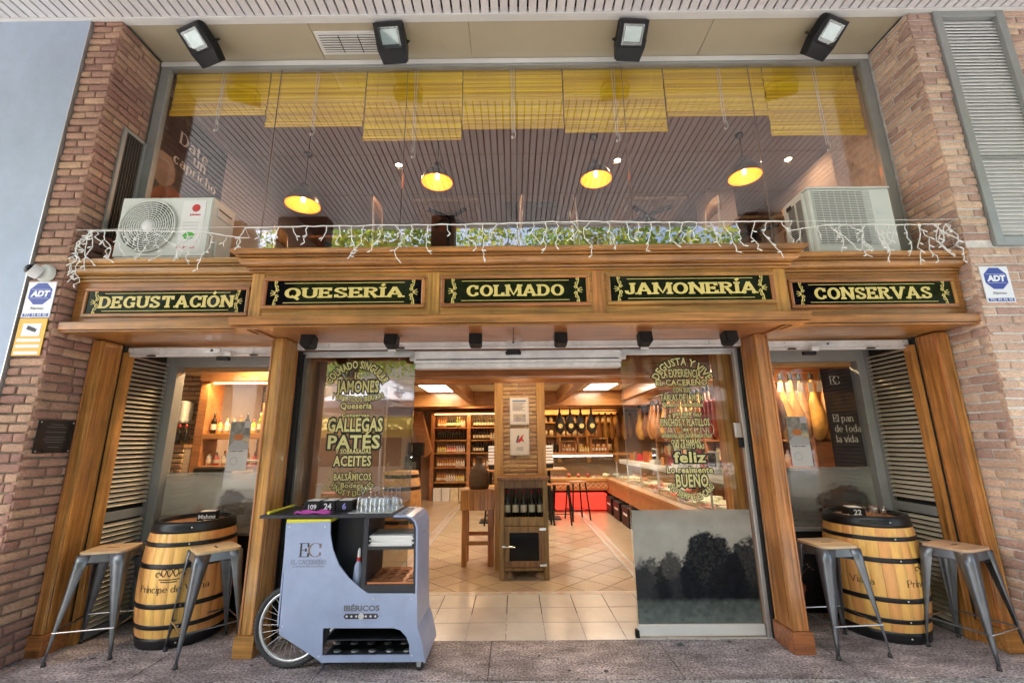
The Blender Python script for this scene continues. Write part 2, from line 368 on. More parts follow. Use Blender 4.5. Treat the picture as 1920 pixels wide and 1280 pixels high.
white_p = pm('white_paint', (.72, .72, .72), .4, var=.04)
cart_w = pm('pale_blue_white_cart', (.31, .375, .55), .32, blotch=.1, bsc=5, var=.03, coat=.3)
cart_in = pm('cart_dark_inside', (.02, .022, .03), .45, var=.2)
pale_ac = pm('ac_white', (.62, .64, .6), .42, var=.05, ns=3)
ac_dark = pm('ac_dark_inside', (.05, .045, .042), .6, var=.3)
ac_fin = pm('ac_fins', (.15, .115, .105), .55, var=.2)
louvre_m = pm('olive_louvre', (.66, .60, .47), .5, var=.08, ns=4, orand=.05)
louvre_w = pm('pale_louvre', (.72, .72, .71), .5, var=.06, ns=4, orand=.05)
vent_d = pm('dark_grille', (.06, .05, .045), .55, var=.2)
bamboo = pm('yellow_bamboo', (.94, .57, .025), .5, var=.25, ns=5, st=(.5, 5, 30), detail=6, orand=.2)
cord_w = pm('white_cord', (.8, .79, .76), .6, var=.05)
lamp_blk = pm('lamp_black', (.02, .018, .016), .35, var=.1)
lamp_in = pm('lamp_orange_inside', (.8, .24, .01), .5, var=.05, emis=.3, ecol=(1, .22, .005))
bulb = pm('bulb_glow', (1, .8, .5), .5, emis=14, ecol=(1, .72, .4))
spot_gl = pm('downlight_glow', (1, .8, .5), .5, emis=16, ecol=(1, .78, .5))
panel_gl = pm('light_panel_glow', (1, .93, .82), .5, emis=4.0, ecol=(1, .9, .76))
strip_gl = pm('warm_strip_glow', (1, .6, .25), .5, emis=3.0, ecol=(1, .58, .2))
cool_gl = pm('counter_strip_glow', (1, 1, 1), .5, emis=5, ecol=(1, .96, .9))
wall_in = pm('warm_inner_wall', (.5, .33, .22), .8, var=.06)
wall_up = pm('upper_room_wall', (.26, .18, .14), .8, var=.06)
wall_pk = pm('pink_plaster', (.5, .34, .27), .8, var=.05)
wall_rt = pm('pale_plaster', (.46, .40, .38), .8, var=.05)
ceil_in = pm('cream_ceiling', (.62, .55, .38), .8, var=.04)
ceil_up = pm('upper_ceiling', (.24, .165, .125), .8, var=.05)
brown_dk = pm('dark_brown_print', (.028, .017, .014), .45, var=.3)
navy = pm('deep_blue', (.02, .045, .3), .4, var=.05)
sign_wh = pm('sign_white', (.75, .76, .8), .35, var=.03)
sign_yl = pm('sign_yellow', (.72, .42, .03), .4, var=.05)
red_p = pm('red_paint', (.5, .02, .02), .4, var=.1)
red_glow = pm('red_cooler', (.62, .03, .02), .35, var=.12, emis=.25, ecol=(1, .05, .03))
green_p = pm('leaf_green_print', (.06, .4, .03), .5, var=.2)
pink_cl = pm('magenta_cloth', (.6, .09, .45), .9, var=.2, ns=20, bump=.4, bs=200)
yellow_p = pm('yellow_paint', (.66, .6, .03), .45, var=.05)
paper = pm('white_paper', (.72, .71, .7), .7, var=.04)
grey_ink = pm('grey_ink', (.13, .135, .15), .6, var=.1)
dark_ink = pm('dark_ink', (.035, .03, .04), .6, var=.1)
burnt = pm('branded_mark', (.035, .018, .012), .6, var=.2)
copper = pm('copper_tray', (.5, .2, .09), .35, metal=.6, var=.2)
cork = pm('demijohn_wicker', (.09, .055, .03), .7, var=.4, ns=8, st=(1, 1, 14), bump=.6, bs=30)
wine_g = pm('dark_wine_glass', (.012, .011, .008), .12, var=.2)
wine_r = pm('red_cap', (.35, .03, .03), .4, var=.1)
amber = pm('amber_bottle', (.5, .2, .04), .2, var=.2)
label_m = pm('bottle_label', (.7, .62, .5), .6, var=.1, orand=.15)
ham_y = pm('ham_rind', (.5, .25, .07), .45, var=.35, ns=9, orand=.2)
ham_d = pm('ham_skin', (.3, .15, .09), .45, var=.35, ns=9, orand=.2)
net_b = pm('black_net', (.02, .015, .013), .7, var=.4, ns=40)
meat_r = pm('cured_meat', (.45, .08, .05), .45, var=.4, ns=12, orand=.2)
cheese = pm('cheese', (.72, .62, .42), .5, var=.2, ns=9, orand=.2)
foliage_p = pm('dry_plant', (.12, .08, .06), .8, var=.4)
leaf1 = pm('tree_leaf_green', (.07, .12, .022), .6, var=.45, ns=.8, orand=.15)
leaf2 = pm('tree_leaf_yellow', (.15, .17, .025), .6, var=.35, ns=.8, orand=.15)
bark = pm('tree_bark', (.12, .09, .065), .9, var=.4, ns=6, bump=.6, bs=20)
pot_r = pm('red_planter', (.3, .06, .04), .6, var=.2)
parasol_m = pm('grey_parasol_cloth', (.42, .43, .47), .8, var=.08, ns=5)
awn_y = pm('yellow_awning_cloth', (.6, .38, .05), .8, var=.08, ns=5)
house_m = pm('far_house_plaster', (.5, .42, .33), .8, var=.08, ns=2)
print_m = pm('printed_sheet', (1, 1, 1), .55, attr=True)
print_g = pm('printed_gloss', (1, 1, 1), .3, attr=True)
vinyl_m = pm('printed_frosted_vinyl', (1, 1, 1), .5, attr=True, alpha='attr', spec=.08)
vinyl_b = pm('bay_frosted_vinyl', (1, 1, 1), .5, attr=True, alpha='attr', spec=.25)
gl_up = glass('upper_tinted_glass', (.99, .97, .96), k=.115)
gl_door = glass('door_glass', (.96, .97, .96), k=.028)
gl_door_l = glass('boosted_door_glass', (.8, .82, .8), k=.17)  # same door glass, reflection raised and tint darkened for a stronger street image
gl_bay = glass('bay_glass', (.97, .98, .97), k=.022)
gl_case = glass('case_glass', (.93, .97, .95), k=.05)
gl_cup = glass('drinking_glass', (.86, .9, .93), k=.2)

def leafmat(name, col, var):
    t = NT(name); tc = t.n('TexCoord'); nz = t.n('TexNoise', {'Vector': tc.outputs['Object'], 'Scale': 1.2, 'Detail': 4})
    cr = t.n('ValToRGB', {'Fac': nz.outputs[0]}); cr.color_ramp.elements[0].color = c4([x*(1-var) for x in col]); cr.color_ramp.elements[1].color = c4([x*(1+var) for x in col])
    d = t.n('BsdfDiffuse', {'Color': cr.outputs[0]}); tl = t.n('BsdfTranslucent', {'Color': cr.outputs[0]}); g_ = t.n('BsdfGlossy', {'Roughness': .45, 'Color': (.5, .5, .5, 1)})
    a = t.n('AddShader', {0: d.outputs[0], 1: tl.outputs[0]}); m = t.n('MixShader', {0: .05, 1: a.outputs[0], 2: g_.outputs[0]}); t.ln(m.outputs[0], t.out.inputs[0]); return t.m
leaf1 = leafmat('tree_leaf_green', (.10, .165, .025), .5); leaf2 = leafmat('tree_leaf_yellow', (.21, .22, .03), .4)

brick_r = pm('lit_cream_brick', (.68, .46, .35), .9, blotch=.2, bsc=1.3, var=.34, ns=9, bump=.7, bs=30, orand=.24, detail=7, fine=.22)  # cream brick, raised further to carry the stronger light on the right pier
pillar_w = pm('mustard_board', (.5, .29, .1), .4, var=.3, ns=3, st=(8, 8, .6), detail=7, coat=.2)
seal = pm('clear_sealant', (.2, .17, .16), .5, var=.1)

tile_in = pm('warm_inner_tile', (.45, .34, .245), .24, blotch=.16, bsc=1.2, var=.035, ns=3, orand=.06, detail=5)  # inner part of the same floor, kept warmer than the daylit threshold tile

flood_ref = pm('flood_reflector', (.26, .28, .3), .3, metal=.6, var=.15)
# ---------------------------------------------------------------- setting: ground, soffit, building front
XL, XR, YB, ZS = -3.80, 3.87, 3.475, 5.66
g = MB().box(-60, 60, -60, 3.40, -.13, -.012).build('street', asphalt, kind='structure')
pav = T('pavement', None, None, kind='structure')
MB().box(-9, 9, -1.6, 4.07, -.12, -.010).build('bedding', grout, pav)
def slabrow(y0, y1, xs, mat, z):
    for a, b in zip(xs[:-1], xs[1:]): MB().box(a+.003, b-.003, y0+.003, y1-.003, -.06, z+random.uniform(-.001, .001)).build('slab', mat, pav, bevel=.003)
slabrow(3.455, 4.068, [-6.6, -5.3, -4.05, -2.72, -1.42, -.2, 1.165, 2.42, 3.72, 5.0, 6.4], granite, 0)
slabrow(3.405, 3.455, [-6.6, -4.4, -2.3, -.1, 2.05, 4.3, 6.6], granite2, -.002)
for r in range(6):
    slabrow(3.405-.8*(r+1), 3.405-.8*r, [-6.6+(r % 2)*.6+1.2*i for i in range(12)], granite2, -.003)
inner = MB().box(-3.6, 3.7, 4.07, 4.66, -.1, -.002).build('bay_floor', granite, kind='structure')

# canopy soffit over the pavement: separate slats under a dark void
sof = T('soffit', None, None, kind='structure')
MB().box(-6.2, 6.2, .3, 3.44, ZS+.075, ZS+.09).build('backing', dark_gap, sof)
me = MB().box(-.0365, .0365, .32, 3.43, 0, .028).mesh('slat', slat_m)
for i in range(-66, 66):
    o = put('slat', me, sof); o.location = (.03+i*.0915, 0, ZS+random.uniform(0, .001))
mb = MB().box(-6.2, 6.2, 3.432, 3.47, ZS-.012, ZS+.05); mb.build('edge_trim', trim_w, sof, bevel=.003)
MB().box(XL-.3, XR+.3, 3.472, 3.52, ZS-.004, ZS+.05).build('edge_trim', trim_w, sof, bevel=.003)
for y in (1.35, 2.4): MB().box(-6.2, 6.2, y-.006, y+.006, ZS-.0015, ZS+.01).build('cross_joint', grey_fr, sof)
MB().box(-6.2, 6.2, .2, .318, ZS-.03, ZS+.3).build('street_edge', trim_w, sof)
# panels of the reveal ceiling
rc = T('reveal_ceiling', None, None, kind='structure')
for a, b in ((XL, -2.02), (-2.014, -.42), (-.416, 2.02), (2.024, XR)):
    MB().box(a, b, 3.52, 3.96, ZS+.004, ZS+.03).build('ceiling_panel', beige, rc, bevel=.002)
MB().box(-2.0, -1.32, 3.61, 3.88, ZS-.006, ZS+.006).build('vent_plate', trim_w, rc, bevel=.004)
MB().box(-1.965, -1.355, 3.645, 3.845, ZS-.008, ZS-.0062).build('vent_void', dark_gap, rc)
for i in range(7): MB().box(-1.965, -1.355, 3.65+i*.028, 3.664+i*.028, ZS-.016, ZS-.0085).build('vent_slat', trim_w, rc)
for x in (-1.76, -1.56): MB().box(x-.004, x+.004, 3.645, 3.845, ZS-.018, ZS-.0165).build('vent_bar', black, rc)
# upper storeys keep the sun off the shop front
up = T('upper_storeys', None, None, kind='structure')
MB().box(-12, 12, .22, 15, ZS+.10, 7.3).build('storey_wall', house_m, up)
MB().box(-12, 12, .12, 15, 7.3, 7.42).build('parapet', trim_w, up)

# white panel wall on the left, brick piers, louvred window on the right
wl = T('white_panel_wall', 'smooth white panelled wall left of the left brick pier', 'wall')
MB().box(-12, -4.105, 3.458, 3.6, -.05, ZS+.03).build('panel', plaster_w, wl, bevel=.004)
MB().box(-4.105, -4.098, 3.452, 3.6, 0, ZS).build('edge_strip', alu, wl)

def brickmesh(seed):
    r = random.Random(seed); bm = MB(); n = []
    # unit brick, front face towards -Y, chamfered, a little uneven
    c = .06; ch = .14
    def j(a): return a+r.uniform(-.018, .018)
    xs = [-.5, -.5+c*.4, .5-c*.4, .5]; zs = [-.5, -.5+ch, .5-ch, .5]
    P = [[None]*4 for _ in range(4)]
    for a in range(4):
        for b in range(4):
            edge = (a in (0, 3)) + (b in (0, 3))
            P[b][a] = (j(xs[a]), -.5+(.22 if edge == 2 else .1 if edge == 1 else 0)+r.uniform(-.05, .05), j(zs[b])*(1+r.uniform(-.03, .03)))
    bm.grid(P, smooth=True)
    k = len(bm.v)
    ring = [0, 1, 2, 3, 7, 11, 15, 14, 13, 12, 8, 4]
    bm.v += [(bm.v[i][0], .5, bm.v[i][2]) for i in ring]
    for q in range(12):
        a, b = ring[q], ring[(q+1) % 12]; bm.f.append((b, a, k+q, k+(q+1) % 12)); bm.mi.append(0); bm.sm.append(False)
    return bm
BR = [brickmesh(i).mesh('brick', brick_m) for i in range(9)]
BRR = [brickmesh(i+40).mesh('brick', brick_r) for i in range(9)]
BRI = [brickmesh(i+20).mesh('brick', brick_in) for i in range(4)]
rb = random.Random(3)
def bricks(parent, o, ux, n, length, z0, z1, pitch=.0752, blen=.235, depth=.05, meshes=BR, hj=.016, vj=.013, cut=None, lim=None):
    """courses of bricks on a face: o=(x,y) start, ux = direction along the face, n = outward normal"""
    z = z0; k = 0; ang = math.atan2(ux[1], ux[0]); cnt = 0
    while z < z1-.02:
        h = pitch-hj+rb.uniform(-.004, .004)
        s = 0; first = blen*(.5 if k % 2 else 1)*rb.uniform(.75, 1.15)
        while s < length-.02:
            L = first if s == 0 else blen*rb.choice([1, 1, 1, .5, 1.1])*rb.uniform(.92, 1.08)
            if length-s-L < .06: L = length-s
            L = min(L, length-s)
            if cut is None or not cut(s, s+L, z):
                cx = o[0]+ux[0]*(s+L/2); cyy = o[1]+ux[1]*(s+L/2); out = rb.uniform(-.004, .006)
                b = put('brick', rb.choice(meshes), parent)
                b.location = (cx-n[0]*(depth/2-out), cyy-n[1]*(depth/2-out), z+pitch/2+rb.uniform(-.002, .002))
                flip = rb.random() < .5
                b.rotation_euler = (0, rb.uniform(-.008, .008)+(pi if flip else 0), ang)
                b.scale = (L-vj, depth, h); cnt += 1
            s += L
        z += pitch; k += 1
    return cnt
pl = T('brick_pier', 'narrow pale brick pier between white panel wall and the left end of the fascia', 'brick pier')
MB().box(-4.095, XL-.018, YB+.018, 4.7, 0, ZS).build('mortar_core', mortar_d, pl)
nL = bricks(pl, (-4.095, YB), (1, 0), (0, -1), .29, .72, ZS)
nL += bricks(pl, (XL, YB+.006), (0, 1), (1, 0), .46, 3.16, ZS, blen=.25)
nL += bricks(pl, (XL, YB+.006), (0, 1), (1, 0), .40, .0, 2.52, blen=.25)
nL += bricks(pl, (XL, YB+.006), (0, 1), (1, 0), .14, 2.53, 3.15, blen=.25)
pr = T('brick_pier', 'wider brick pier at the right end of the fascia, beside the louvred window', 'brick pier')
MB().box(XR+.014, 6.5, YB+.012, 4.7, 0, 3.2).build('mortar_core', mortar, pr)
MB().box(XR+.014, 4.105, YB+.012, 4.7, 3.2, ZS).build('mortar_core', mortar, pr)
MB().box(4.80, 6.5, YB+.012, 4.7, 3.2, ZS).build('mortar_core', mortar, pr)
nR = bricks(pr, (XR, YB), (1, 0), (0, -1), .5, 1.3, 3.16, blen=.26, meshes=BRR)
nR += bricks(pr, (XR, YB), (1, 0), (0, -1), .24, 3.24, ZS, blen=.26, meshes=BRR)
nR += bricks(pr, (4.80, YB), (1, 0), (0, -1), .22, 4.85, ZS, blen=.26, meshes=BRR)
nR += bricks(pr, (XR, YB+.466), (0, -1), (-1, 0), .46, 3.16, ZS, blen=.25, meshes=BRR)
nR += bricks(pr, (XR, YB+.346), (0, -1), (-1, 0), .34, .0, 2.52, blen=.25, meshes=BRR)
nR += bricks(pr, (XR, YB+.146), (0, -1), (-1, 0), .14, 2.53, 3.15, blen=.25, meshes=BRR)
print('bricks', nL, nR)
lw = T('louvred_window', 'tall pale louvred window with grey frame in the right brick wall', 'window')
fx0, fx1, fz0 = 4.112, 4.792, 3.19
for a, b, c, d in ((fx0, fx0+.075, fz0, ZS-.01), (fx1-.075, fx1, fz0, ZS-.01)): MB().box(a, b, YB-.02, YB+.09, c, d).build('frame', grey_fr, lw, bevel=.004)
for c, d in ((fz0, fz0+.075), (ZS-.075, ZS-.01)): MB().box(fx0+.075, fx1-.075, YB-.018, YB+.09, c, d).build('frame', grey_fr, lw, bevel=.004)
MB().box(fx0+.076, fx1-.076, YB+.08, YB+.1, fz0+.08, ZS-.08).build('backing', dark_gap, lw)
MB().box(fx0+.076, fx1-.076, YB+.0, YB+.03, 4.04, 4.052).build('rail', grey_fr, lw)
nsl = 62; dz = (ZS-.08-fz0-.08)/nsl
me = MB().prism([(.0, -.018), (.004, -.021), (.026, .024), (.022, .027)], 'x', fx0+.078, fx1-.078).mesh('slat', louvre_w)
for i in range(nsl): o = put('slat', me, lw); o.location = (0, YB+.012, fz0+.09+i*dz)
# dark grille in the left reveal
gr = T('wall_grille', 'narrow dark vertical grille in the left brick reveal above the air conditioner', 'grille')
MB().box(XL+.002, XL+.012, 3.69, 4.0-.045, 3.5, 4.63).build('backing', dark_gap, gr)
for a, b in ((3.68, 3.715), (3.915, 3.95)): MB().box(XL+.006, XL+.03, a, b, 3.5, 4.63).build('frame', grey_fr, gr, bevel=.003)
MB().box(XL+.006, XL+.03, 3.715, 3.915, 4.6, 4.63).build('frame', grey_fr, gr, bevel=.003)
for i in range(7): MB().box(XL+.012, XL+.022, 3.725+i*.028, 3.735+i*.028, 3.5, 4.6).build('slat', vent_d, gr)

# ---------------------------------------------------------------- upper shop window
uw = T('upper_window', 'wide grey framed upper window with yellow blinds behind tinted panes', 'window')
MB().box(XL+.002, XR-.002, 3.955, 4.02, 5.575, ZS).build('head_frame', grey_fr, uw, bevel=.004)
MB().box(XL+.002, XR-.002, 3.945, 3.954, 5.60, ZS-.004).build('head_trim', trim_w, uw, bevel=.002)
MB().box(XL+.002, XL+.1, 3.955, 4.02, 3.1, 5.574).build('side_frame', grey_fr, uw, bevel=.004)
MB().box(XR-.095, XR-.002, 3.955, 4.02, 3.1, 5.574).build('side_frame', grey_fr, uw, bevel=.004)
MB().box(XL+.002, XR-.002, 3.955, 4.02, 2.95, 3.1).build('bottom_frame', grey_fr, uw, bevel=.004)
ex = [XL+.1, -2.5, -1.12, .05, 1.2, 2.57, XR-.095]
for a, b in zip(ex[:-1], ex[1:]): MB().box(a+.004, b-.004, 3.982, 3.992, 3.1, 5.574).build('pane', gl_up, uw)
for a in ex[1:-1]: MB().box(a-.002, a+.002, 3.981, 3.993, 3.1, 5.574).build('sealant_joint', seal, uw)

# ---------------------------------------------------------------- oak fascia
fa = T('oak_fascia', 'long oak shop fascia with stepped cornice carrying the five black signs', 'fascia')
FZ = 2.52
corn = [(0, 2.985), (.022, 2.985), (.022, 2.999), (.008, 3.0), (.008, 3.007), (.034, 3.008), (.038, 3.015), (.036, 3.024), (.022, 3.025), (.022, 3.033), (.046, 3.034), (.066, 3.04), (.08, 3.053), (.086, 3.07), (.084, 3.083), (.066, 3.084), (.066, 3.093), (.1, 3.094), (.102, 3.104), (.086, 3.105), (.086, 3.112), (.118, 3.113), (.13, 3.122), (.134, 3.138), (.134, 3.15), (0, 3.15)]
apr = [(0, 2.50), (.07, 2.50), (.078, 2.505), (.078, 2.512), (.062, 2.513), (.062, 2.519), (.09, 2.52), (.092, 2.526), (.092, 2.583), (.086, 2.588), (.05, 2.589), (.05, 2.597), (.016, 2.598), (.016, 2.606), (.0, 2.606)]
yc, ys = 3.425, 3.595
cx0, cx1 = -2.165, 2.265
pc = [(cx0, ys+.005), (cx0, yc), (cx1, yc), (cx1, ys+.005)]
MB().box(cx0+.002, cx1-.002, yc+.001, 4.0, 2.53, 3.14).build('board', wood_h, fa)
MB().sweep(pc, corn).build('cornice', wood_h, fa)
MB().sweep(pc, apr).build('apron', wood_h, fa)
dz_s = -.005
for a, b in ((XL+.01, cx0-.003), (cx1+.003, XR-.004)):
    MB().box(a, b, ys+.001, 4.0, 2.53, 3.12).build('board', wood_h, fa)
    MB().sweep([(a, ys), (b, ys)], [(o_*.95, z_-.028+.03) for o_, z_ in corn]).build('cornice', wood_h, fa)
    MB().sweep([(a, ys), (b, ys)], [(o_, z_+.018) for o_, z_ in apr]).build('apron', wood_h, fa)
# the underside: boards and beads
MB().box(cx0+.01, cx1-.01, yc+.0, 4.16, FZ, FZ+.02).build('underside_board', wood_h, fa)
for a, b in ((XL+.01, cx0-.002), (cx1+.002, XR-.004)): MB().box(a, b, ys-.0, 4.16, FZ+.012, FZ+.032).build('underside_board', wood_h, fa)
for x in (cx0+.03, cx1-.03): MB().box(x-.014, x+.014, yc+.02, 3.8, FZ-.016, FZ-.001).build('bead', wood_y, fa, bevel=.004)
for x in (cx0-.0, cx1+.0): MB().box(x-.012, x+.012, yc+.1, 3.8, FZ-.004, FZ+.01).build('bead', wood_y, fa, bevel=.004)
for y in (3.42, 3.395): MB().box(cx0+.02, cx1-.02, y-.006, y+.006, FZ-.012, FZ+.0).build('bead', wood_h, fa, bevel=.003)
MB().box(-.003, .003, 3.44, 4.1, FZ-.0015, FZ-.0004).build('board_joint', dark_gap, fa)
# stiles between the signs
for x in (-2.115, -.655, .705, 2.205): MB().box(x-.05, x+.05, yc-.006, yc+.002, 2.605, 2.983).build('stile', wood_v, fa, bevel=.002)

def ornament(parent, M, s, fl):
    def sp(cx, cy_, r, a0, turns, k=1): return [(fl*s*(cx+r*(1-i/26*.8)*cos(a0+k*turns*2*pi*i/26)), s*(cy_+r*(1-i/26*.8)*sin(a0+k*turns*2*pi*i/26))) for i in range(27)]
    ps = []
    for q in (1, -1):
        ps += [[(x, y*q) for x, y in sp(.0, .36, .11, -pi/2, 1.1)], [(x, y*q) for x, y in sp(.1, .16, .085, -pi/2, 1.1, -1)], [(x, y*q) for x, y in sp(-.06, .62, .1, -pi/2, 1.2)],
               [(fl*s*x, s*y*q) for x, y in ((-.1, .02), (-.02, .1), (.0, .25), (-.08, .42), (-.1, .6), (-.06, .72))], [(fl*s*x, s*y*q) for x, y in ((-.05, .0), (-.12, .09), (-.26, .14))]]
    ps += [[(fl*s*x, 0) for x in (0, -.1, -.2, -.3)]]
    strokes(ps, .042*s, gold, parent, M)
def sign(name_txt, x0, x1, y, zc, hh, tw, label, sz):
    t = T('sign_board', label, 'sign', ((x0+x1)/2, y, zc)); z0, z1 = zc-hh/2, zc+hh/2; w = .03
    prof = [(0, 0), (.022, 0), (.026, .006), (.026, .018), (.012, .03), (0, .03)]
    for a, b, c, d in ((x0, x1, z0, z0+w), (x0, x1, z1-w, z1)): MB().box(a, b, y-.024, y, c, d).build('frame', wood_h, t, bevel=.007)
    for a, b in ((x0, x0+w), (x1-w, x1)): MB().box(a, b, y-.023, y, z0+w, z1-w).build('frame', wood_v, t, bevel=.007)
    MB().box(x0+w, x1-w, y-.012, y, z0+w, z1-w).build('glass_panel', sign_blk, t)
    F0 = frame(((x0+x1)/2, y-.0125, zc))
    serif_text(name_txt, sz, gold, t, frame(((x0+x1)/2, y-.0125, zc-sz*.5)), wv=.27, wh=.15, sh=.14, so=.085, gap=.1, width=tw)
    W2 = (x1-x0)/2-w
    for s_ in (1, -1): strokes([[(-W2+.14, s_*(hh/2-w-.022)), (W2-.14, s_*(hh/2-w-.022))]], .005, gold, t, F0, name='line')
    for fl in (1, -1): ornament(t, frame(((x0+x1)/2-fl*(W2-.075), y-.0125, zc)), .155, fl)
    return t
sign('DEGUSTACIÓN', -3.70, -2.27, ys-.0015, 2.797, .262, 1.16, 'black framed sign reading DEGUSTACIÓN in gold, leftmost on the fascia', .105)
sign('QUESERÍA', -2.055, -.722, yc-.0015, 2.805, .272, .98, 'black framed sign reading QUESERÍA in gold, second from the left', .088)
sign('COLMADO', -.592, .632, yc-.0015, 2.81, .272, .80, 'black framed sign reading COLMADO in gold, middle of the fascia', .098)
sign('JAMONERÍA', .772, 2.145, yc-.0015, 2.815, .272, 1.08, 'black framed sign reading JAMONERÍA in gold, right of the middle sign', .098)
sign('CONSERVAS', 2.375, 3.80, ys-.0015, 2.815, .262, 1.0, 'black framed sign reading CONSERVAS in gold, rightmost on the fascia', .105)

# ---------------------------------------------------------------- posts
def post(x0, x1, yf, yb, label, inner_right, group='oak posts of the shop front'):
    t = T('oak_post', label, 'post', ((x0+x1)/2, yf, 0), group=group)
    MB().box(x0, x1, yf, yb, .155, 2.52).build('shaft', wood_v, t, bevel=.005)
    MB().box(x0-.018, x1+.018, yf-.02, yb+.004, 0, .155).build('plinth', wood_h, t, bevel=.005)
    w = x1-x0
    for a in (x0+.006, x1-.022): MB().box(a, a+.016, yf-.008, yf-.0005, .16, 2.515).build('moulding', wood_v, t, bevel=.004)
    xs_ = x1 if inner_right else x0
    for a in (yf+.012, yb-.04): MB().box(min(xs_, xs_+(.008 if inner_right else -.008)), max(xs_, xs_+(.008 if inner_right else -.008)), a, a+.02, .16, 2.515).build('moulding', wood_v, t, bevel=.003)
    return t
post(-2.158, -2.035, 3.80, 4.05, 'oak post between left bay and entrance, beside the cart', True)
post(2.14, 2.265, 3.80, 4.05, 'oak post between entrance and right bay', False)
post(XL+.004, -3.70, 3.83, 4.04, 'oak post against the left brick pier', True)
post(3.765, XR-.004, 3.80, 4.01, 'oak post against the right brick pier', False)

# ---------------------------------------------------------------- side bays: louvred side panels and windows
def bay(sx, xa, xb, lx, ly0, ly1):
    side = 'left' if sx < 0 else 'right'
    t = T('louvred_shutter', f'olive louvred wooden side panel of the {side} bay behind the barrel', 'shutter', (lx, ly0, 0))
    s = 1 if sx < 0 else -1
    MB().box(min(lx-s*.04, lx-s*.02), max(lx-s*.04, lx-s*.02), ly0-.07, ly1, .0, 2.52).build('backing', dark_gap, t)
    MB().box(min(lx-s*.02, lx+s*.03), max(lx-s*.02, lx+s*.03), ly0-.075, ly0, 0, 2.45).build('oak_stile', wood_v, t, bevel=.003)
    MB().box(min(lx-s*.02, lx+s*.015), max(lx-s*.02, lx+s*.015), ly0, ly1, .93, 1.01).build('middle_rail', grey_fr, t, bevel=.003)
    MB().box(min(lx-s*.02, lx+s*.015), max(lx-s*.02, lx+s*.015), ly0, ly1, .0, .06).build('bottom_rail', grey_fr, t, bevel=.003)
    me = MB().prism([(s*.016, -.010), (s*.019, -.006), (-s*.014, .017), (-s*.017, .013)][::s], 'y', ly0, ly1).mesh('slat', louvre_m)
    z = .085
    while z < 2.46:
        if not (.9 < z < 1.02): o = put('slat', me, t); o.location = (lx, 0, z)
        z += .0425
    w = T('bay_window', f'grey framed {side} bay window with frosted lower band behind the barrel', 'window', ((xa+xb)/2, 4.66, 0))
    st = (xa, xa+.085) if sx < 0 else (xb-.085, xb)
    MB().box(st[0], st[1], 4.58, 4.70, 0, 2.44).build('stile', grey_fr, w, bevel=.004)
    MB().box(xa, xb, 4.585, 4.70, 2.405, 2.54).build('head', grey_fr, w, bevel=.004)
    a, b = (xa+.085, xb) if sx < 0 else (xa, xb-.085)
    ca, cb_ = (lx-.06, xa) if sx < 0 else (xb, lx+.06)
    MB().box(ca, cb_, ly1+.001, 4.70, 0, 2.54).build('corner_post', grey_fr, w)
    MB().box(a, b, 4.62, 4.70, .0, .72).build('lower_panel', black_m, w)
    MB().box(a, b, 4.60, 4.70, .72, .75).build('sill', grey_fr, w, bevel=.003)
    MB().box(a, b, 4.655, 4.665, .75, 2.405).build('pane', gl_bay, w)
    MB().box(a, b, 4.672, 4.70, 2.36, 2.404).build('inner_lintel', wood_in, w)
    return w, a, b
bwl, la, lb = bay(-1, -3.655, -2.06, -3.665, 4.11, 4.56)
bwr, ra, rb_ = bay(1, 2.165, 3.72, 3.725, 4.08, 4.54)
# cheek walls between bays and entrance
for x0, x1 in ((-2.15, -2.06), (2.165, 2.25)):
    MB().box(x0, x1, 4.052, 4.75, 0, 2.62).build('cheek_wall', wood_v, kind='structure')
# ---------------------------------------------------------------- shutter boxes
def shutter(x0, x1, y, z0, z1, label, lockx, handles):
    t = T('roller_shutter', label, 'shutter', ((x0+x1)/2, y, z0))
    MB().box(x0, x1, y, y+.05, z0, z1).build('bottom_bar', shut_w, t, bevel=.006)
    MB().box(x0+.005, x1-.005, y-.008, y-.0005, z0, z0+.016).build('lip', shut_w, t, bevel=.003)
    for hx in handles: MB().box(hx-.035, hx+.035, y-.03, y-.001, z0-.004, z0+.008).build('handle', black, t, bevel=.003)
    bm = MB().prism([(lockx-.085, z0+.05), (lockx-.06, z0+.03), (lockx+.06, z0+.03), (lockx+.085, z0+.05), (lockx+.06, z0+.07), (lockx-.06, z0+.07)], 'y', y-.007, y-.0005)
    bm.build('lock_plate', alu, t, bevel=.002)
    MB().lathe([(.012, -.004), (.012, .006), (0, .006)], 12, M=Matrix.Translation((lockx, y-.008, z0+.05)) @ Matrix.Rotation(pi/2, 4, 'X')).build('keyhole', steel, t)
    for rx in (x0+.05, x0+.3, x1-.3, x1-.05):
        for rz in (z0+.03, z1-.02): MB().lathe([(.005, 0), (.003, .003), (0, .003)], 8, M=Matrix.Translation((rx, y-.0005, rz)) @ Matrix.Rotation(pi/2, 4, 'X')).build('rivet', steel, t)
    return t
shutter(-3.665, -2.165, 4.055, 2.415, 2.5, 'white roller shutter bar over the left bay', -2.86, [-3.42, -2.45])
shutter(2.27, 3.74, 4.055, 2.425, 2.51, 'white roller shutter bar over the right bay', 2.97, [2.62, 3.36])
cs_ = shutter(-2.03, 2.13, 4.0, 2.455, 2.52, 'long white roller shutter bar over the entrance', .0, [-1.05])
dh = T('door_header', 'white sliding door header with black seal above the open entrance', 'door header', (0, 4.12, 2.3))
MB().box(-.95, 1.03, 4.10, 4.22, 2.335, 2.452).build('casing', shut_w, dh, bevel=.006)
MB().box(-.93, 1.0, 4.094, 4.0995, 2.362, 2.37).build('seal', black, dh)
MB().box(-.95, 1.03, 4.13, 4.25, 2.29, 2.334).build('lower_casing', shut_w, dh, bevel=.006)
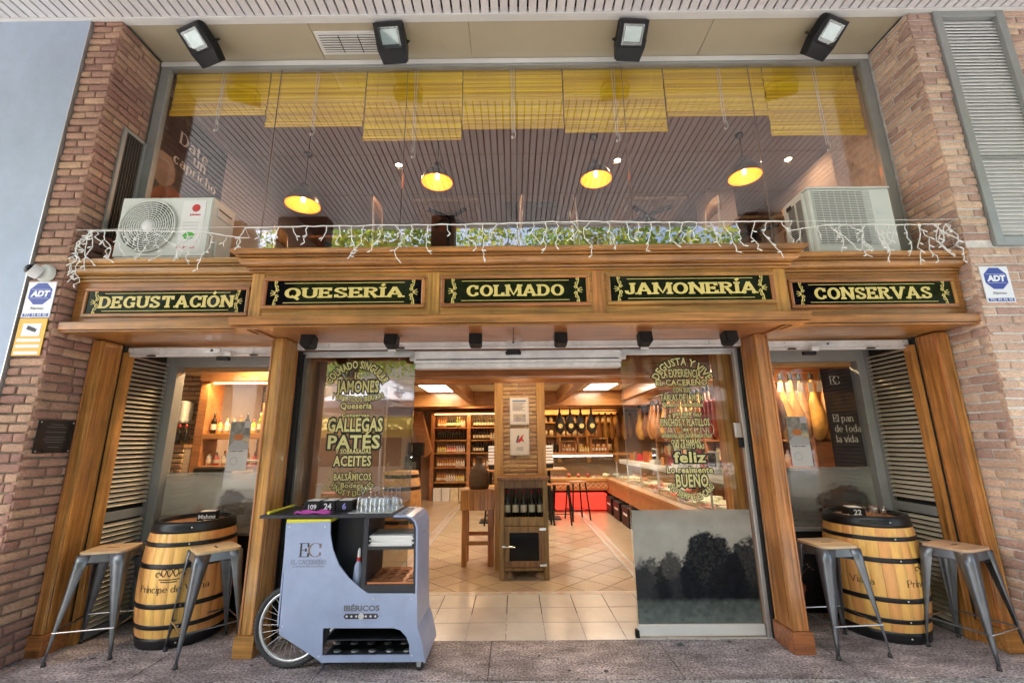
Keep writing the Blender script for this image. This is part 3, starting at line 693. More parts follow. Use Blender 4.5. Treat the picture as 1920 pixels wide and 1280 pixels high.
MB().box(-2.03, -.95, 4.09, 4.17, 2.43, 2.452).build('rail', alu, dh); MB().box(1.03, 2.13, 4.09, 4.17, 2.43, 2.452).build('rail', alu, dh)
ms = MB().prism([(-.07, 2.405), (.07, 2.405), (.075, 2.42), (.055, 2.452), (-.055, 2.452), (-.075, 2.42)], 'y', 4.05, 4.098).build('motion_sensor', black, bevel=.004, label='small black motion sensor over the middle of the entrance', cat='sensor')
for i, (x, side) in enumerate(((-2.715, 'left'), (2.78, 'right'))):
    t = T('alarm_contact', f'small black box with white catch under the {side} bay shutter', 'alarm box', (x, 4.0, 2.4))
    MB().box(x-.07, x+.045, 4.01, 4.05, 2.365, 2.40).build('body', black, t, bevel=.004); MB().box(x+.0, x+.07, 4.0, 4.04, 2.402, 2.44).build('catch', trim_w, t, bevel=.003)
for x, s in ((-1.13, 'left'), (1.22, 'right')):
    t = T('alarm_contact', f'small white shutter catch on the {s} of the entrance header', 'alarm box', (x, 3.97, 2.4))
    MB().box(x-.035, x+.035, 3.965, 3.998, 2.425, 2.475).build('body', trim_w, t, bevel=.004); MB().tube([(x, 3.98, 2.425), (x, 3.98, 2.395)], .009).build('pin', alu, t)
for i, x in enumerate((-1.787, -1.063, -.329, .413, 1.146, 1.881)):
    lab = ['leftmost', 'second from left', 'third from left', 'third from right', 'second from right', 'rightmost'][i]
    t = T('cube_spotlight', f'small black cube spotlight under the fascia, {lab} of six', 'spotlight', (x, 3.72, 2.47), group='cube spotlights under the fascia')
    M = Matrix.Translation((x, 3.72, 2.465)) @ Matrix.Rotation(rad(-12), 4, 'X')
    b_ = MB().prism([(-.055, -.04), (-.04, -.058), (.04, -.058), (.055, -.04), (.055, .055), (-.055, .055)], 'y', -.05, .05, M=M).build('housing', black, t, bevel=.004)
    MB().box(-.04, .04, -.054, -.0505, -.045, .045, M=M).build('front', black_m, t)
    MB().box(-.012, .012, -.01, .03, .05, .075, M=M).build('bracket', steel, t)

# unseen columns, guessed and added to break the reflected trees with dark bands
for i, (x, w) in enumerate(((-1.27, .42), (-3.85, .9), (4.75, .95))):
    t = T('added_column', f'added dark brown column, out of view at the street edge of the canopy, {["between the entrance and the cart", "opposite the left bay", "opposite the right bay"][i]}', 'column', (x, .55, 0))
    MB().box(x-w/2, x+w/2, .36, .66, .0, ZS-.001).build('shaft', brown_dk, t, bevel=.01); MB().box(x-w/2-.02, x+w/2+.02, .34, .68, -.002, .14).build('base', granite2, t, bevel=.006)

rgm = random.Random(8)
gum_m = pm('old_gum', (.06, .055, .055), .8, var=.3); gum_l = pm('pale_gum', (.34, .32, .31), .8, var=.2)
for k in range(26):
    x, y, r = rgm.uniform(-4, 4), rgm.uniform(3.47, 4.03), rgm.uniform(.007, .02)
    MB().prism([(x+r*rgm.uniform(.7, 1.15)*cos(a*pi/5), y+r*rgm.uniform(.7, 1.15)*sin(a*pi/5)) for a in range(10)], 'z', .0012, .0022).build('gum_spot', gum_m if k % 4 else gum_l, pav)
MB().lathe([(.028, .0012), (.026, .004), (.012, .004), (.011, .002), (0, .002)], 18, (1.32, 3.98, 0)).build('floor_bolt_socket', steel, pav)
# ---------------------------------------------------------------- sliding glass doors
def leaf(x0, x1, label, gm, frost):
    t = T('glass_door', label, 'door', ((x0+x1)/2, 4.12, 0))
    MB().box(x0, x1, 4.115, 4.127, .095, 2.43).build('pane', gm, t)
    MB().box(x0, x1, 4.10, 4.14, .012, .095).build('bottom_rail', trim_w, t, bevel=.004)
    MB().box(x0, x1, 4.105, 4.14, 2.40, 2.43).build('top_rail', alu, t, bevel=.003)
    inx = x1 if x0 < 0 else x0
    MB().box(inx-.004, inx+.004, 4.114, 4.128, .095, 2.4).build('edge', gl_case, t)
    MB().box(min(inx, inx+(-.05 if x0 < 0 else .05)), max(inx, inx+(-.05 if x0 < 0 else .05)), 4.10, 4.145, 2.36, 2.44).build('clamp', alu, t, bevel=.003)
    MB().box(inx-.022, inx+.012, 4.10, 4.14, 0, .06).build('guide_block', black, t, bevel=.003)
    return t
dl = leaf(-1.985, -.94, 'open glass door on the left lettered COLMADO SINGULAR and JAMONES, reflecting the street', gl_door_l, False)
dr = leaf(1.022, 2.08, 'open glass door on the right lettered FELIZ and BUENO with dark tree print below', gl_door, True)
for x0, x1, s in ((-2.034, -1.99, 'left'), (2.085, 2.138, 'right')):
    t = T('door_jamb', f'pale aluminium jamb with dark shutter guide on the {s} of the entrance', 'door jamb', (x0, 4.06, 0))
    if s == 'left': MB().box(-2.03, -2.0, 4.16, 4.25, 0, 2.45).build('rail', alu, t, bevel=.003); MB().box(-2.0, -1.9, 4.25, 4.36, 0, 2.45).build('oak_jamb', wood_v, t, bevel=.004); MB().box(-2.034, -2.006, 4.052, 4.12, 0, 2.45).build('guide', black_m, t)
    else: MB().box(2.09, 2.125, 4.085, 4.14, 0, 2.45).build('rail', alu, t, bevel=.003); MB().box(2.0, 2.12, 4.25, 4.36, 0, 2.45).build('oak_jamb', wood_v, t, bevel=.004); MB().box(2.126, 2.139, 4.052, 4.12, 0, 2.45).build('guide', black_m, t)
t = T('door_lock', 'grey lock box on the right edge of the right glass door', 'lock', (2.06, 4.1, 1.7))
MB().box(2.02, 2.075, 4.085, 4.112, 1.62, 1.75).build('case', alu, t, bevel=.004); MB().box(2.045, 2.085, 4.08, 4.113, 1.53, 1.62).build('bolt_case', black, t, bevel=.004)

LY = 4.1138
def vinyl(s, x, z, w, h, par, arc=None, kind='sans', gold_=gold_d, o=.006):
    """gold letters with a black outline stuck on the glass"""
    bs = h/.72
    for mat, off, y in ((outl, h*.135, LY-.0006), (gold_, -h*.004, LY-.0016)):
        wp = arcwarp(arc) if arc else None
        def warp(a, wp=wp, w=w, h=h):
            b = a
            return wp(b) if wp else b
        cu_off = off
        text_fit(s, bs, mat, par, frame((x, y, z)), w, cu_off, warp)
_tw = {}
def text_fit(s, bs, mat, par, M, w, off, warp):
    cu = bpy.data.curves.new('t', 'FONT'); cu.body = s; cu.size = bs; cu.align_x = 'CENTER'; cu.extrude = .0003; cu.offset = 0; cu.resolution_u = 2; cu.space_character = 1.06
    ob = bpy.data.objects.new('t', cu); me = bpy.data.meshes.new_from_object(ob)
    xs_ = [v.co.x for v in me.vertices]; base = max(xs_)-min(xs_); bpy.data.meshes.remove(me)
    cu.offset = off+bs*.03; k = w/base
    me = bpy.data.meshes.new_from_object(ob); bpy.data.objects.remove(ob); bpy.data.curves.remove(cu)
    n = len(me.vertices); a = np.empty(n*3); me.vertices.foreach_get('co', a); a = a.reshape(-1, 3); a[:, 0] *= k
    if warp: a = warp(a)
    me.vertices.foreach_set('co', a.ravel()); me.materials.clear(); me.materials.append(mat); me.transform(M); me.update(); me.name = 'lettering'
    return put('lettering', me, par)
# rows of lettering in metres on the glass: text, x of the middle, z of the base line, width, height, bend radius
def row(par, s, x, z, w, h, arc=None): vinyl(s, x, z, w, h, par, arc)
for a in (('COLMADO SINGULAR', -1.483, 2.293, 0.6, 0.072, 0.27),
          ('JAMONES', -1.467, 2.065, 0.392, 0.111, None),
          ('Y EMBUTIDOS IBÉRICOS', -1.465, 1.975, 0.501, 0.05, -0.8),
          ('Quesería', -1.476, 1.911, 0.289, 0.059, None),
          ('Conservas', -1.476, 1.837, 0.249, 0.034, None),
          ('GALLEGAS', -1.471, 1.706, 0.502, 0.121, None),
          ('PATÉS', -1.475, 1.553, 0.469, 0.119, None),
          ('Y SOBRASADAS', -1.471, 1.506, 0.322, 0.042, None),
          ('ACEITES', -1.473, 1.398, 0.339, 0.089, None),
          ('BALSÁMICOS', -1.464, 1.273, 0.336, 0.06, None),
          ('Bodega', -1.464, 1.209, 0.202, 0.046, None),
          ('VINOS Y LICORES', -1.464, 1.136, 0.459, 0.05, -0.26)):
    row(dl, *a)
for a in (('DEGUSTA Y VIVE', 1.592, 2.296, 0.567, 0.072, 0.25),
          ('LA EXPERIENCIA', 1.581, 2.183, 0.362, 0.077, 1.2),
          ('EL CACEREÑO', 1.578, 2.103, 0.481, 0.055, None),
          ('CON SUS', 1.572, 2.037, 0.16, 0.045, None),
          ('TABLAS DE JAMÓN', 1.57, 1.958, 0.397, 0.064, None),
          ('Queso y embutidos', 1.57, 1.904, 0.377, 0.044, None),
          ('y por qué no?', 1.582, 1.825, 0.296, 0.044, 0.5),
          ('sus', 1.57, 1.801, 0.059, 0.024, None),
          ('PINCHOS Y PLATILLOS', 1.577, 1.728, 0.451, 0.068, None),
          ('de', 1.578, 1.68, 0.049, 0.034, None),
          ('EXTREMADURA, LEÓN, GALICIA, FRANCIA E ITALIA', 1.582, 1.622, 0.458, 0.034, None),
          ('QUE TE HARÁN', 1.567, 1.565, 0.263, 0.043, None),
          ('UN RATITO MÁS', 1.591, 1.523, 0.281, 0.042, None),
          ('feliz', 1.59, 1.405, 0.279, 0.094, None),
          ('Lo realmente', 1.58, 1.313, 0.412, 0.055, None),
          ('BUENO', 1.592, 1.194, 0.285, 0.109, None),
          ('NO SIEMPRE ES CARO', 1.586, 1.081, 0.492, 0.054, -0.24)):
    row(dr, *a)
serif_text('EC', .06, gold_d, dl, frame((-1.471, LY-.001, 2.191)), wv=.16, wh=.05, sh=.04, so=.06, gap=-.35)
pm('pale_vinyl', (.5, .52, .3), .6, var=.1)
serif_text('CACEREÑO', .10, MATS['pale_vinyl'], dr, frame((1.594, 4.1285, 1.646)), wv=.1, wh=.05, sh=.03, so=.04, gap=.16, width=.5)
for dx in (0, .06): strokes([[(.03*cos(pi/2+k*4*pi/5), .03*sin(pi/2+k*4*pi/5)) for k in range(6)]], .006, gold_d, dr, frame((1.413+dx, LY-.002, 1.538)), name='star')
# frosted print on the right door: pale field, dark trees
def tree_print(U, Vv, domes, sky, ground, dark, gy=.3, seed=1, amax=.97, amin=.55, far=.5):
    """printed landscape: pale sky, a far tree line, near crowns with leafy edges, strip of grass"""
    n = fbm(U*7, Vv*7, seed); n2 = fbm(U*28, Vv*28, seed+9, 3); n3 = fbm(U*70, Vv*70, seed+4, 2)
    base = np.array(sky)[None, None]*(.8+.4*n[..., None])
    edge = (n-.5)*.22+(n2-.5)*.16+(n3-.5)*.09
    fl_ = np.clip((far+.06*np.sin(U*17+seed)+.05*np.sin(U*31)-Vv+edge*.8)*16, 0, 1)[..., None]*.72
    base = base*(1-fl_)+np.array(dark)*6*(.5+n2[..., None])*fl_
    for (cx, top, w, k) in domes:
        h = gy+(top-gy)*np.clip(1-((U-cx)/w)**2, 0, 1)**.5
        m = np.clip((h-Vv+edge*.9)*18, 0, 1)*np.clip((w*1.02-np.abs(U-cx)+edge*.4)*25, 0, 1)*np.clip(k*(1.0+.2*(n3-.5)), 0, 1)
        base = base*(1-m[..., None])+np.array(dark)*(.4+1.6*n2[..., None])*m[..., None]
    gr = np.clip((gy-Vv+.02*(n2-.5))*22, 0, 1)[..., None]*.85
    base = base*(1-gr)+np.array(ground)*(.55+.8*n2[..., None])*(.5+.5*np.clip(1-Vv/gy, 0, 1)[..., None])*gr
    al = np.clip(amax-(amax-amin)*np.clip((Vv-.84)/.16, 0, 1), 0, 1)
    return np.concatenate([base, al[..., None]], -1)
print_sheet('frosted_print', (1.03, 4.1125, .1), (1.04, 0, 0), (0, 0, .9), 150, 130,
    lambda U, Vv: tree_print(U, Vv, [(.12, .58, .2, .8), (.3, .64, .17, .85), (.92, .78, .24, .95), (.64, .84, .3, 1)], (.34, .32, .28), (.16, .19, .18), (.006, .007, .010), .22), vinyl_m, dr)
print_sheet('frosted_print', (la+.002, 4.667, .75), (lb-la-.004, 0, 0), (0, 0, .57), 80, 60,
    lambda U, Vv: tree_print(U, Vv, [(.47, .74, .11, .85), (.6, .6, .1, .7), (.78, .55, .12, .6)], (.62, .60, .55), (.55, .55, .5), (.09, .06, .05), .3, 4, .62, .3, .34), vinyl_b, bwl)
print_sheet('frosted_print', (ra+.002, 4.667, .75), (rb_-ra-.004, 0, 0), (0, 0, .57), 80, 60,
    lambda U, Vv: tree_print(U, Vv, [(.78, .75, .2, .85), (.3, .6, .16, .6)], (.34, .33, .31), (.28, .3, .28), (.05, .045, .045), .28, 7, .7, .4, .4), vinyl_b, bwr)

# posters on the bay windows
def car_poster(U, Vv):
    n = fbm(U*9, Vv*16, 3); n2 = fbm(U*30, Vv*50, 5); rgb = np.ones(U.shape+(3,))*.62
    top = Vv > .45
    pic = np.stack([.12+.35*n, .13+.33*n, .12+.3*n], -1)
    car = np.clip((.16-np.hypot((U-.45)*.6, (Vv-.68)*2.2))*30, 0, 1)[..., None]; pic = pic*(1-car)+np.array((.6, .2, .05))*(.5+n2[..., None])*car
    car2 = np.clip((.13-np.hypot((U-.85)*.6, (Vv-.62)*2.2))*30, 0, 1)[..., None]; pic = pic*(1-car2)+np.array((.55, .45, .3))*(.5+n2[..., None])*car2
    road = ((Vv < .62) & (U+(.62-Vv)*2.4 > .3) & (Vv > .42))[..., None]; pic = np.where(road & (car+car2 < .3), np.array((.42, .43, .46)), pic)
    rgb = np.where((top | (road[..., 0]))[..., None], pic, rgb)
    rgb = np.where(((U > .68) & (Vv > .87))[..., None], np.array((.55, .55, .6)), rgb)
    ink = ((np.abs((Vv*40) % 1-.5) < .22) & (Vv > .45) & (Vv < .58) & (U < .45) & (n2 > .4)); rgb[ink] = (.2, .2, .22)
    lg = (np.abs(Vv-.395) < .012) & (U > .08) & (U < .8) & ((U*9 % 1) < .55); rgb[lg] = (.05, .05, .06)
    ring = np.abs(np.hypot((U-.35)*.42, (Vv-.2))-.075) < .012; rgb[ring] = (.5, .5, .54)
    return rgb
for bw, a, nm in ((la, 'left', 0), (ra, 'right', 1)):
    x0 = -2.965 if nm == 0 else 2.84
    t = T('window_poster', f'tall white poster with a photo of vintage cars stuck in the {a} bay window', 'poster', (x0, 4.645, 1.3))
    print_sheet('sheet', (x0, 4.648, 1.33), (.21, 0, 0), (0, 0, .5), 40, 80, car_poster, print_m, t)
# dark brown bread poster behind the right bay pane
t = T('bread_poster', 'dark brown poster reading El pan de toda la vida inside the right bay window', 'poster', (3.3, 4.7, 1.3))
print_sheet('sheet', (3.31, 4.70, 1.32), (.34, 0, 0), (0, 0, 1.02), 60, 80, lambda U, Vv: np.stack([.03+.10*fbm(U*5, Vv*12, 2)*(Vv > .55)*(Vv < .75), .018+.04*fbm(U*5, Vv*12, 2)*(Vv > .55)*(Vv < .75), .014+.015*fbm(U*5, Vv*12, 2)], -1), print_g, t)
cream = pm('cream_ink', (.7, .6, .48), .6, var=.05)
for s, z in (('El pan', 1.777), ('de toda', 1.67), ('la vida', 1.563)): serif_text(s, .075, cream, t, frame((3.365, 4.696, z)), wv=.15, wh=.06, sh=.04, so=.04, gap=.1, align='LEFT', sx=.8)
serif_text('EC', .09, cream, t, frame((3.45, 4.696, 2.17)), wv=.12, wh=.04, sh=.03, so=.05, gap=-.35)

# ---------------------------------------------------------------- blinds
BL = [(-3.70, -2.665, 5.065), (-2.65, -1.60, 4.911), (-1.585, -.535, 4.728), (-.525, .56, 4.858), (.575, 1.668, 4.805), (1.685, 2.765, 4.99), (2.775, 3.77, 4.74)]
cordx = [.52, .5, .52, .5, .5, .55, .55]
for i, (a, b, zb) in enumerate(BL):
    od = ['first', 'second', 'third', 'fourth', 'fifth', 'sixth', 'seventh'][i]
    t = T('bamboo_blind', f'yellow bamboo roll blind, {od} from the left behind the upper window', 'blind', ((a+b)/2, 4.06, zb), group='yellow blinds in the upper window')
    n = int((5.66-zb)/.0185)
    me = MB().prism([(4.056, -.0085), (4.058, -.009), (4.066, -.006), (4.066, .006), (4.058, .009), (4.056, .0085)], 'x', a, b).mesh('slat', bamboo)
    for k in range(n):
        o = put('slat', me, t); o.location = (0, random.uniform(-.004, .004)+.005*((k % 9) < 5), zb+.06+k*.0185)
    MB().tube([(a, 4.06, zb+.045), (b, 4.06, zb+.045)], .02, 10).build('roll', bamboo, t); MB().tube([(a, 4.058, zb+.015), (b, 4.058, zb+.015)], .014, 8).build('bottom_rod', bamboo, t)
    for fx in (.12, .88): MB().tube([(a+(b-a)*fx, 4.046, 5.66), (a+(b-a)*fx, 4.046, zb+.05)], .0022, 5).build('lift_cord', bamboo, t)
    cx = a+(b-a)*cordx[i]; r = random.Random(i)
    zl = zb-r.uniform(.03, .16)
    for dx in (-.012, .012): MB().tube([(cx+dx*(1+.3*sin(q*.9)), 4.04, 5.66-(5.66-zl)*q/12) for q in range(13)], .0035, 5).build('pull_cord', cord_w, t)
    MB().tube([(cx+.03*sin(q*pi/8)*(1 if q < 9 else -1)*.9, 4.035, zl+.04-.11*(1-cos(q*pi/8))/2) for q in range(17)], .0035, 5).build('cord_loop', cord_w, t)
    MB().lathe([(0, .02), (.008, .015), (.011, 0), (.009, -.014), (0, -.018)], 8, (cx-.01, 4.035, zl-.06)).build('cord_knob', cord_w, t)

# ---------------------------------------------------------------- pendant lamps
for i, (x, y, z, zt) in enumerate(((-2.49, 4.7, 4.42, 5.5), (-.957, 5.0, 4.90, 5.5), (1.078, 5.0, 4.915, 5.5), (2.981, 5.0, 4.93, 5.5))):
    od = ['first lowest one', 'second', 'third', 'fourth'][i]
    t = T('pendant_lamp', f'lit black bell pendant lamp with orange inside, {od} from the left upstairs', 'lamp', (x, y, z), group='pendant lamps in the upper room')
    r = .2; zz = z-.06
    prof = [(r, 0), (r*.96, .035), (r*.86, .085), (r*.66, .14), (r*.42, .175), (.06, .19), (.058, .235), (.04, .27), (.0, .275)]
    MB().lathe(prof, 28, (x, y, zz)).build('shade', lamp_blk, t)
    MB().lathe([(p[0]*.965, p[1]-.003) for p in prof[:6]], 28, (x, y, zz)).build('shade_lining', lamp_in, t)
    MB().lathe([(.0, -.02), (.02, -.012), (.024, .01), (.018, .045), (.012, .07)], 12, (x, y, zz+.06)).build('bulb', bulb, t)
    MB().tube([(x, y, zz+.27), (x+.004, y, zz+.5), (x, y, zt)], .004, 6).build('cord', black, t)
    MB().lathe([(.0, .0), (.045, .0), (.05, .03), (0, .035)], 14, (x, y, min(zt-.04, zz+.66 if i == 0 else zt-.04))).build('ceiling_rose', black, t)
    L = bpy.data.lights.new('bulb_light', 'POINT'); L.energy = .7; L.color = (1, .42, .1); L.shadow_soft_size = .05
    lo = bpy.data.objects.new('bulb_light', L); COL.objects.link(lo); lo.location = (x, y, zz-.0); lo.parent = t; lo.matrix_parent_inverse = pw(t).inverted()

# ---------------------------------------------------------------- floodlights on the reveal ceiling
for i, (x, yaw_) in enumerate(((-3.13, .5), (-1.2, .08), (1.21, -.08), (3.16, -.5))):
    od = ['leftmost', 'second from left', 'second from right', 'rightmost'][i]
    t = T('floodlight', f'black floodlight on the reveal ceiling above the upper window, {od}', 'floodlight', (x, 3.62, 5.55), group='floodlights above the upper window')
    M = Matrix.Translation((x, 3.61, 5.53)) @ Matrix.Rotation(-yaw_*.7, 4, 'Z') @ Matrix.Rotation(rad(-35), 4, 'X') @ Matrix.Scale(1.04, 4)
    # local: lamp window looks towards -Z (down / out), long axis Y
    MB().prism([(-.135, -.155), (.135, -.155), (.145, .06), (.115, .185), (-.115, .185), (-.145, .06)], 'z', -.03, .065, M=M).build('housing', black, t, bevel=.012)
    MB().box(-.128, .128, -.145, .07, -.036, -.0305, M=M).build('bezel', black_m, t, bevel=.004)
    MB().add([(-.078, -.1, -.0368), (.078, -.1, -.0368), (.078, .02, -.0368), (-.078, .02, -.0368), (-.045, -.07, -.0364), (.045, -.07, -.0364), (.045, .0, -.0364), (-.045, .0, -.0364)], [(0, 1, 5, 4), (1, 2, 6, 5), (2, 3, 7, 6), (3, 0, 4, 7), (4, 5, 6, 7)], M=M).build('reflector', flood_ref, t)
    MB().box(-.1, .1, -.12, .05, -.0405, -.0385, M=M).build('lens', gl_case, t)
    MB().tube([(-.155, .02, .02), (-.155, .02, .09), (-.12, .02, .14), (.12, .02, .14), (.155, .02, .09), (.155, .02, .02)], .009, 6, M=M).build('bracket', black, t)
    MB().box(-.1, .1, -.1, .12, .065, .085, M=M).build('heat_sink', black_m, t, bevel=.004)

# ---------------------------------------------------------------- air conditioners
ZT = 3.16
t = T('air_conditioner', 'white air conditioner with round fan grille and leaf sticker, on the fascia at the left', 'air conditioner', (-3.15, 3.75, ZT))
x0, x1, y0, y1, z0, z1 = -3.575, -2.735, 3.615, 3.93, ZT+.07, 3.815
MB().box(x0, x1, y0, y1, z0, z1).build('case', pale_ac, t, bevel=.012)
MB().box(x0+.01, x1-.01, y0-.006, y0-.001, z0+.005, z1-.012).build('front_panel', pale_ac, t, bevel=.002)
fc = (x0+.285, y0-.008, (z0+z1)/2)
Mf = Matrix.Translation(fc) @ Matrix.Rotation(pi/2, 4, 'X')
MB().disc(.245, 40, M=Mf).build('fan_opening', ac_dark, t)
for k, r in enumerate([.062+.0205*j for j in range(9)]):
    MB().lathe([(r-.0042, .004), (r+.0042, .004), (r+.0042, .012), (r-.0042, .012), (r-.0042, .004)], 40, M=Mf).build('grille_ring', pale_ac, t)
MB().lathe([(.243, 0), (.258, 0), (.256, .018), (.243, .018), (.243, 0)], 48, M=Mf).build('grille_rim', pale_ac, t)
for k in range(24):
    a = k*pi/12; b = a+.35
    MB().tube([(.05*cos(a), .05*sin(a), .008), (.15*cos(a+.12), .15*sin(a+.12), .009), (.246*cos(b), .246*sin(b), .008)], .0025, 5, M=Mf).build('grille_spoke', pale_ac, t)
MB().lathe([(.0, .018), (.05, .016), (.055, .004)], 24, M=Mf).build('grille_hub', white_p, t)
MB().box(x1-.27, x1-.06, y0-.0085, y0-.0065, z0+.04, z1-.04).build('sticker', paper, t)
sx = x1-.165
MB().disc(.038, 20, M=Matrix.Translation((sx+.02, y0-.0095, z1-.115)) @ Matrix.Rotation(pi/2, 4, 'X')).build('red_emblem', red_p, t)
text('johnson', .03, red_p, t, frame((sx+.02, y0-.0092, z1-.19)), off=.001)
text('DC Inverter', .032, red_p, t, frame((sx-.02, y0-.0092, z0+.075)), off=.001)
for k in range(3): MB().box(sx-.08, sx+.06, y0-.0092, y0-.0086, z1-.26-.03*k, z1-.257-.03*k).build('print_line', grey_ink, t)
strokes([[(-.05, -.01), (-.02, .025), (.02, .02), (.05, .0)], [(-.04, -.02), (0, -.03), (.04, -.02)], [(-.05, 0), (.05, 0.005)]], .02, green_p, t, frame((sx-.01, y0-.009, z0+.2)), name='leaf_print')
MB().box(x1+.0005, x1+.008, y0+.06, y1-.05, z1-.16, z1-.07).build('side_handle', pale_ac, t, bevel=.003); MB().box(x1+.0085, x1+.0095, y0+.07, y1-.06, z1-.095, z1-.08).build('handle_slot', ac_dark, t); 
MB().box(x1+.0005, x1+.02, y0+.08, y1-.03, z0+.03, z0+.2).build('valve_cover', pale_ac, t, bevel=.006)
for xx in (x0+.12, x1-.12): MB().box(xx-.03, xx+.03, y0+.01, y1, ZT, z0).build('foot', steel, t)
MB().box(x0+.02, x1-.02, y0+.002, y0+.02, z0-.01, z0+.0).build('base_lip', pale_ac, t)

t = T('air_conditioner', 'cream air conditioner with square slatted grille, on the fascia at the right', 'air conditioner', (3.05, 3.75, ZT))
x0, x1, y0, y1, z0, z1 = 2.665, 3.44, 3.60, 3.92, ZT+.04, 3.835
MB().box(x0+.03, x1, y0, y1, z0, z1-.005).build('case', pale_ac, t, bevel=.02)
MB().prism([(y0+.03, z0), (y1, z0), (y1, z1-.02), (y0+.05, z1-.02)], 'x', x0, x0+.029).build('side_panel', pale_ac, t, bevel=.006)
MB().box(x0+.02, x1+.005, y0-.008, y1, z1-.006, z1+.006).build('lid', pale_ac, t, bevel=.004)
gx0, gx1, gz0, gz1 = x0+.07, x0+.52, z0+.08, z1-.04
MB().box(gx0, gx1, y0-.002, y0-.0008, gz0, gz1).build('coil', ac_fin, t)
n = 30
me = MB().box(gx0-.01, gx1+.06, y0-.014, y0-.006, -.0032, .0032).mesh('grille_bar', pale_ac)
for k in range(n+1): o = put('grille_bar', me, t); o.location = (0, 0, gz0+(gz1-gz0)*k/n)
for k in range(8): xx = gx0+(gx1-gx0)*k/7; MB().box(xx-.003, xx+.003, y0-.0058, y0-.0025, gz0, gz1).build('grille_upright', pale_ac, t)
for k in range(26):
    for (a, b) in ((.06, .13), (.16, .25)): MB().box(x0-.004, x0-.0008, y0+a, y0+b, z0+.04+k*.02, z0+.05+k*.02).build('side_slot', ac_dark, t)
MB().box(x0-.005, x0-.0008, y0+.2, y0+.27, z1-.1, z1-.06).build('handle_hole', black, t)
MB().box(x1-.15, x1-.08, y0-.002, y0-.0006, z1-.27, z1-.23).build('badge', alu, t)
for xx in (x0+.12, x1-.12): MB().box(xx-.03, xx+.03, y0+.01, y1, ZT, z0).build('foot', steel, t)

# ---------------------------------------------------------------- icicle lights
ic = T('icicle_lights', 'white icicle light string hung along the top of the fascia', 'string lights', (0, 3.3, 3.3))
ri = random.Random(11)
def hang(x): return 3.28 if -2.2 < x < 2.3 else 3.46
def wz(x): return 3.338+.004*sin(x*3.1)+.008*sin(x*1.3+1)+(.06 if abs(x) > 2.35 else 0)*min(1, (abs(x)-2.35)*3 if abs(x) > 2.35 else 0)
pts = []
x = -3.66
while x <= 3.73: pts.append((x, hang(x)+ri.uniform(-.006, .006), wz(x)+ri.uniform(-.004, .004))); x += .07
MB().tube(pts, .005, 6).build('main_wire', cord_w, ic)
def strand(x, L, jit=.5, y=None):
    z = wz(x); y = y or hang(x)-.003; p = [(x, y, z)]; q = x; d = ri.uniform(-.3, .3); bm = MB()
    k = 0
    while z > wz(x)-L:
        st = ri.uniform(.03, .055); d = max(-1.1, min(1.1, d*.3+ri.uniform(-jit*1.6, jit*1.6))); q = max(-3.74, min(3.8, q+sin(d)*st)); z -= cos(d)*st
        yy = y if z > 3.16 else y-.012-(0 if z > 3.1 else -.0)
        p.append((q, yy+ri.uniform(-.006, .006), z)); k += 1
        if k % 2 == 0:
            a = ri.choice((-1, 1))*ri.uniform(.5, 1.4); bl = .035
            bm.tube([(q, yy-.003, z), (q+sin(a)*bl*.5, yy-.006, z-cos(a)*bl*.5), (q+sin(a)*bl, yy-.008, z-cos(a)*bl)], [.003, .006, .004], 5)
    bm.tube(p, .0036, 5); bm.build('strand', cord_w, ic)
x = -3.63
while x < 3.7:
    edge = abs(x) > 2.7
    L = ri.choice([.07, .12, .16, .2, .34, .28, .24]) if not edge else ri.choice([.1, .2, .3, .35, .25])
    strand(x, L); 
    if edge and ri.random() < .6: strand(x+.02, ri.choice([.12, .2, .3]), .9)
    x += ri.uniform(.07, .13) if edge else ri.uniform(.09, .17)
for s in (-1, 1):
    for k in range(4):
        xx = (-3.64 if s < 0 else 3.70)+ri.uniform(-.05, .05); strand(xx, ri.uniform(.15, .5), .8)
# a thin fixing wire
MB().tube([(-3.78, 3.47, 3.42), (-2.3, 3.3, 3.345), (2.4, 3.3, 3.345), (3.86, 3.47, 3.44)], .002, 5).build('fixing_wire', cord_w, ic)

# ---------------------------------------------------------------- small wall signs
def adt(x0, x1, z0, z1, side):
    t = T('alarm_sign', f'white alarm sign with blue octagon on the {side} brick pier', 'sign', ((x0+x1)/2, YB-.01, z0)); w = x1-x0; h = z1-z0; y = YB-.012
    MB().box(x0, x1, y, y+.006, z0, z1).build('plate', sign_wh, t, bevel=.001)
    cx, cz, r = (x0+x1)/2, z0+h*.66, w*.43
    MB().prism([(cx+r*cos(pi/8+k*pi/4), cz+r*sin(pi/8+k*pi/4)) for k in range(8)], 'y', y-.0012, y-.0004).build('octagon', navy, t)
    text('ADT', w*.30, sign_wh, t, frame((cx, y-.0018, cz-w*.1)), off=.004, skew=.15)
    for dz in (-.17, .16): MB().box(cx-w*.33, cx+w*.33, y-.0019, y-.0015, cz+dz*w-.001, cz+dz*w+.001).build('line', sign_wh, t)
    text('Alarmas', w*.15, grey_ink, t, frame((cx, y-.001, z0+h*.22)))
    MB().box(x0+.012, x1-.012, y-.0012, y-.0004, z0+.008, z0+h*.115).build('band', navy, t)
    text('902 44 44 40', w*.15, sign_wh, t, frame((cx, y-.0018, z0+.012)))
adt(-4.075, -3.84, 2.632, 2.945, 'left'); adt(3.915, 4.15, 2.685, 3.0, 'right')
t = T('camera_notice', 'yellow camera surveillance notice under the left alarm sign', 'sign', (-3.96, YB-.01, 2.31)); y = YB-.012
MB().box(-4.078, -3.845, y, y+.005, 2.312, 2.625).build('plate', sign_yl, t, bevel=.001)
MB().box(-4.035, -3.885, y-.0012, y-.0004, 2.475, 2.58).build('white_field', sign_wh, t)
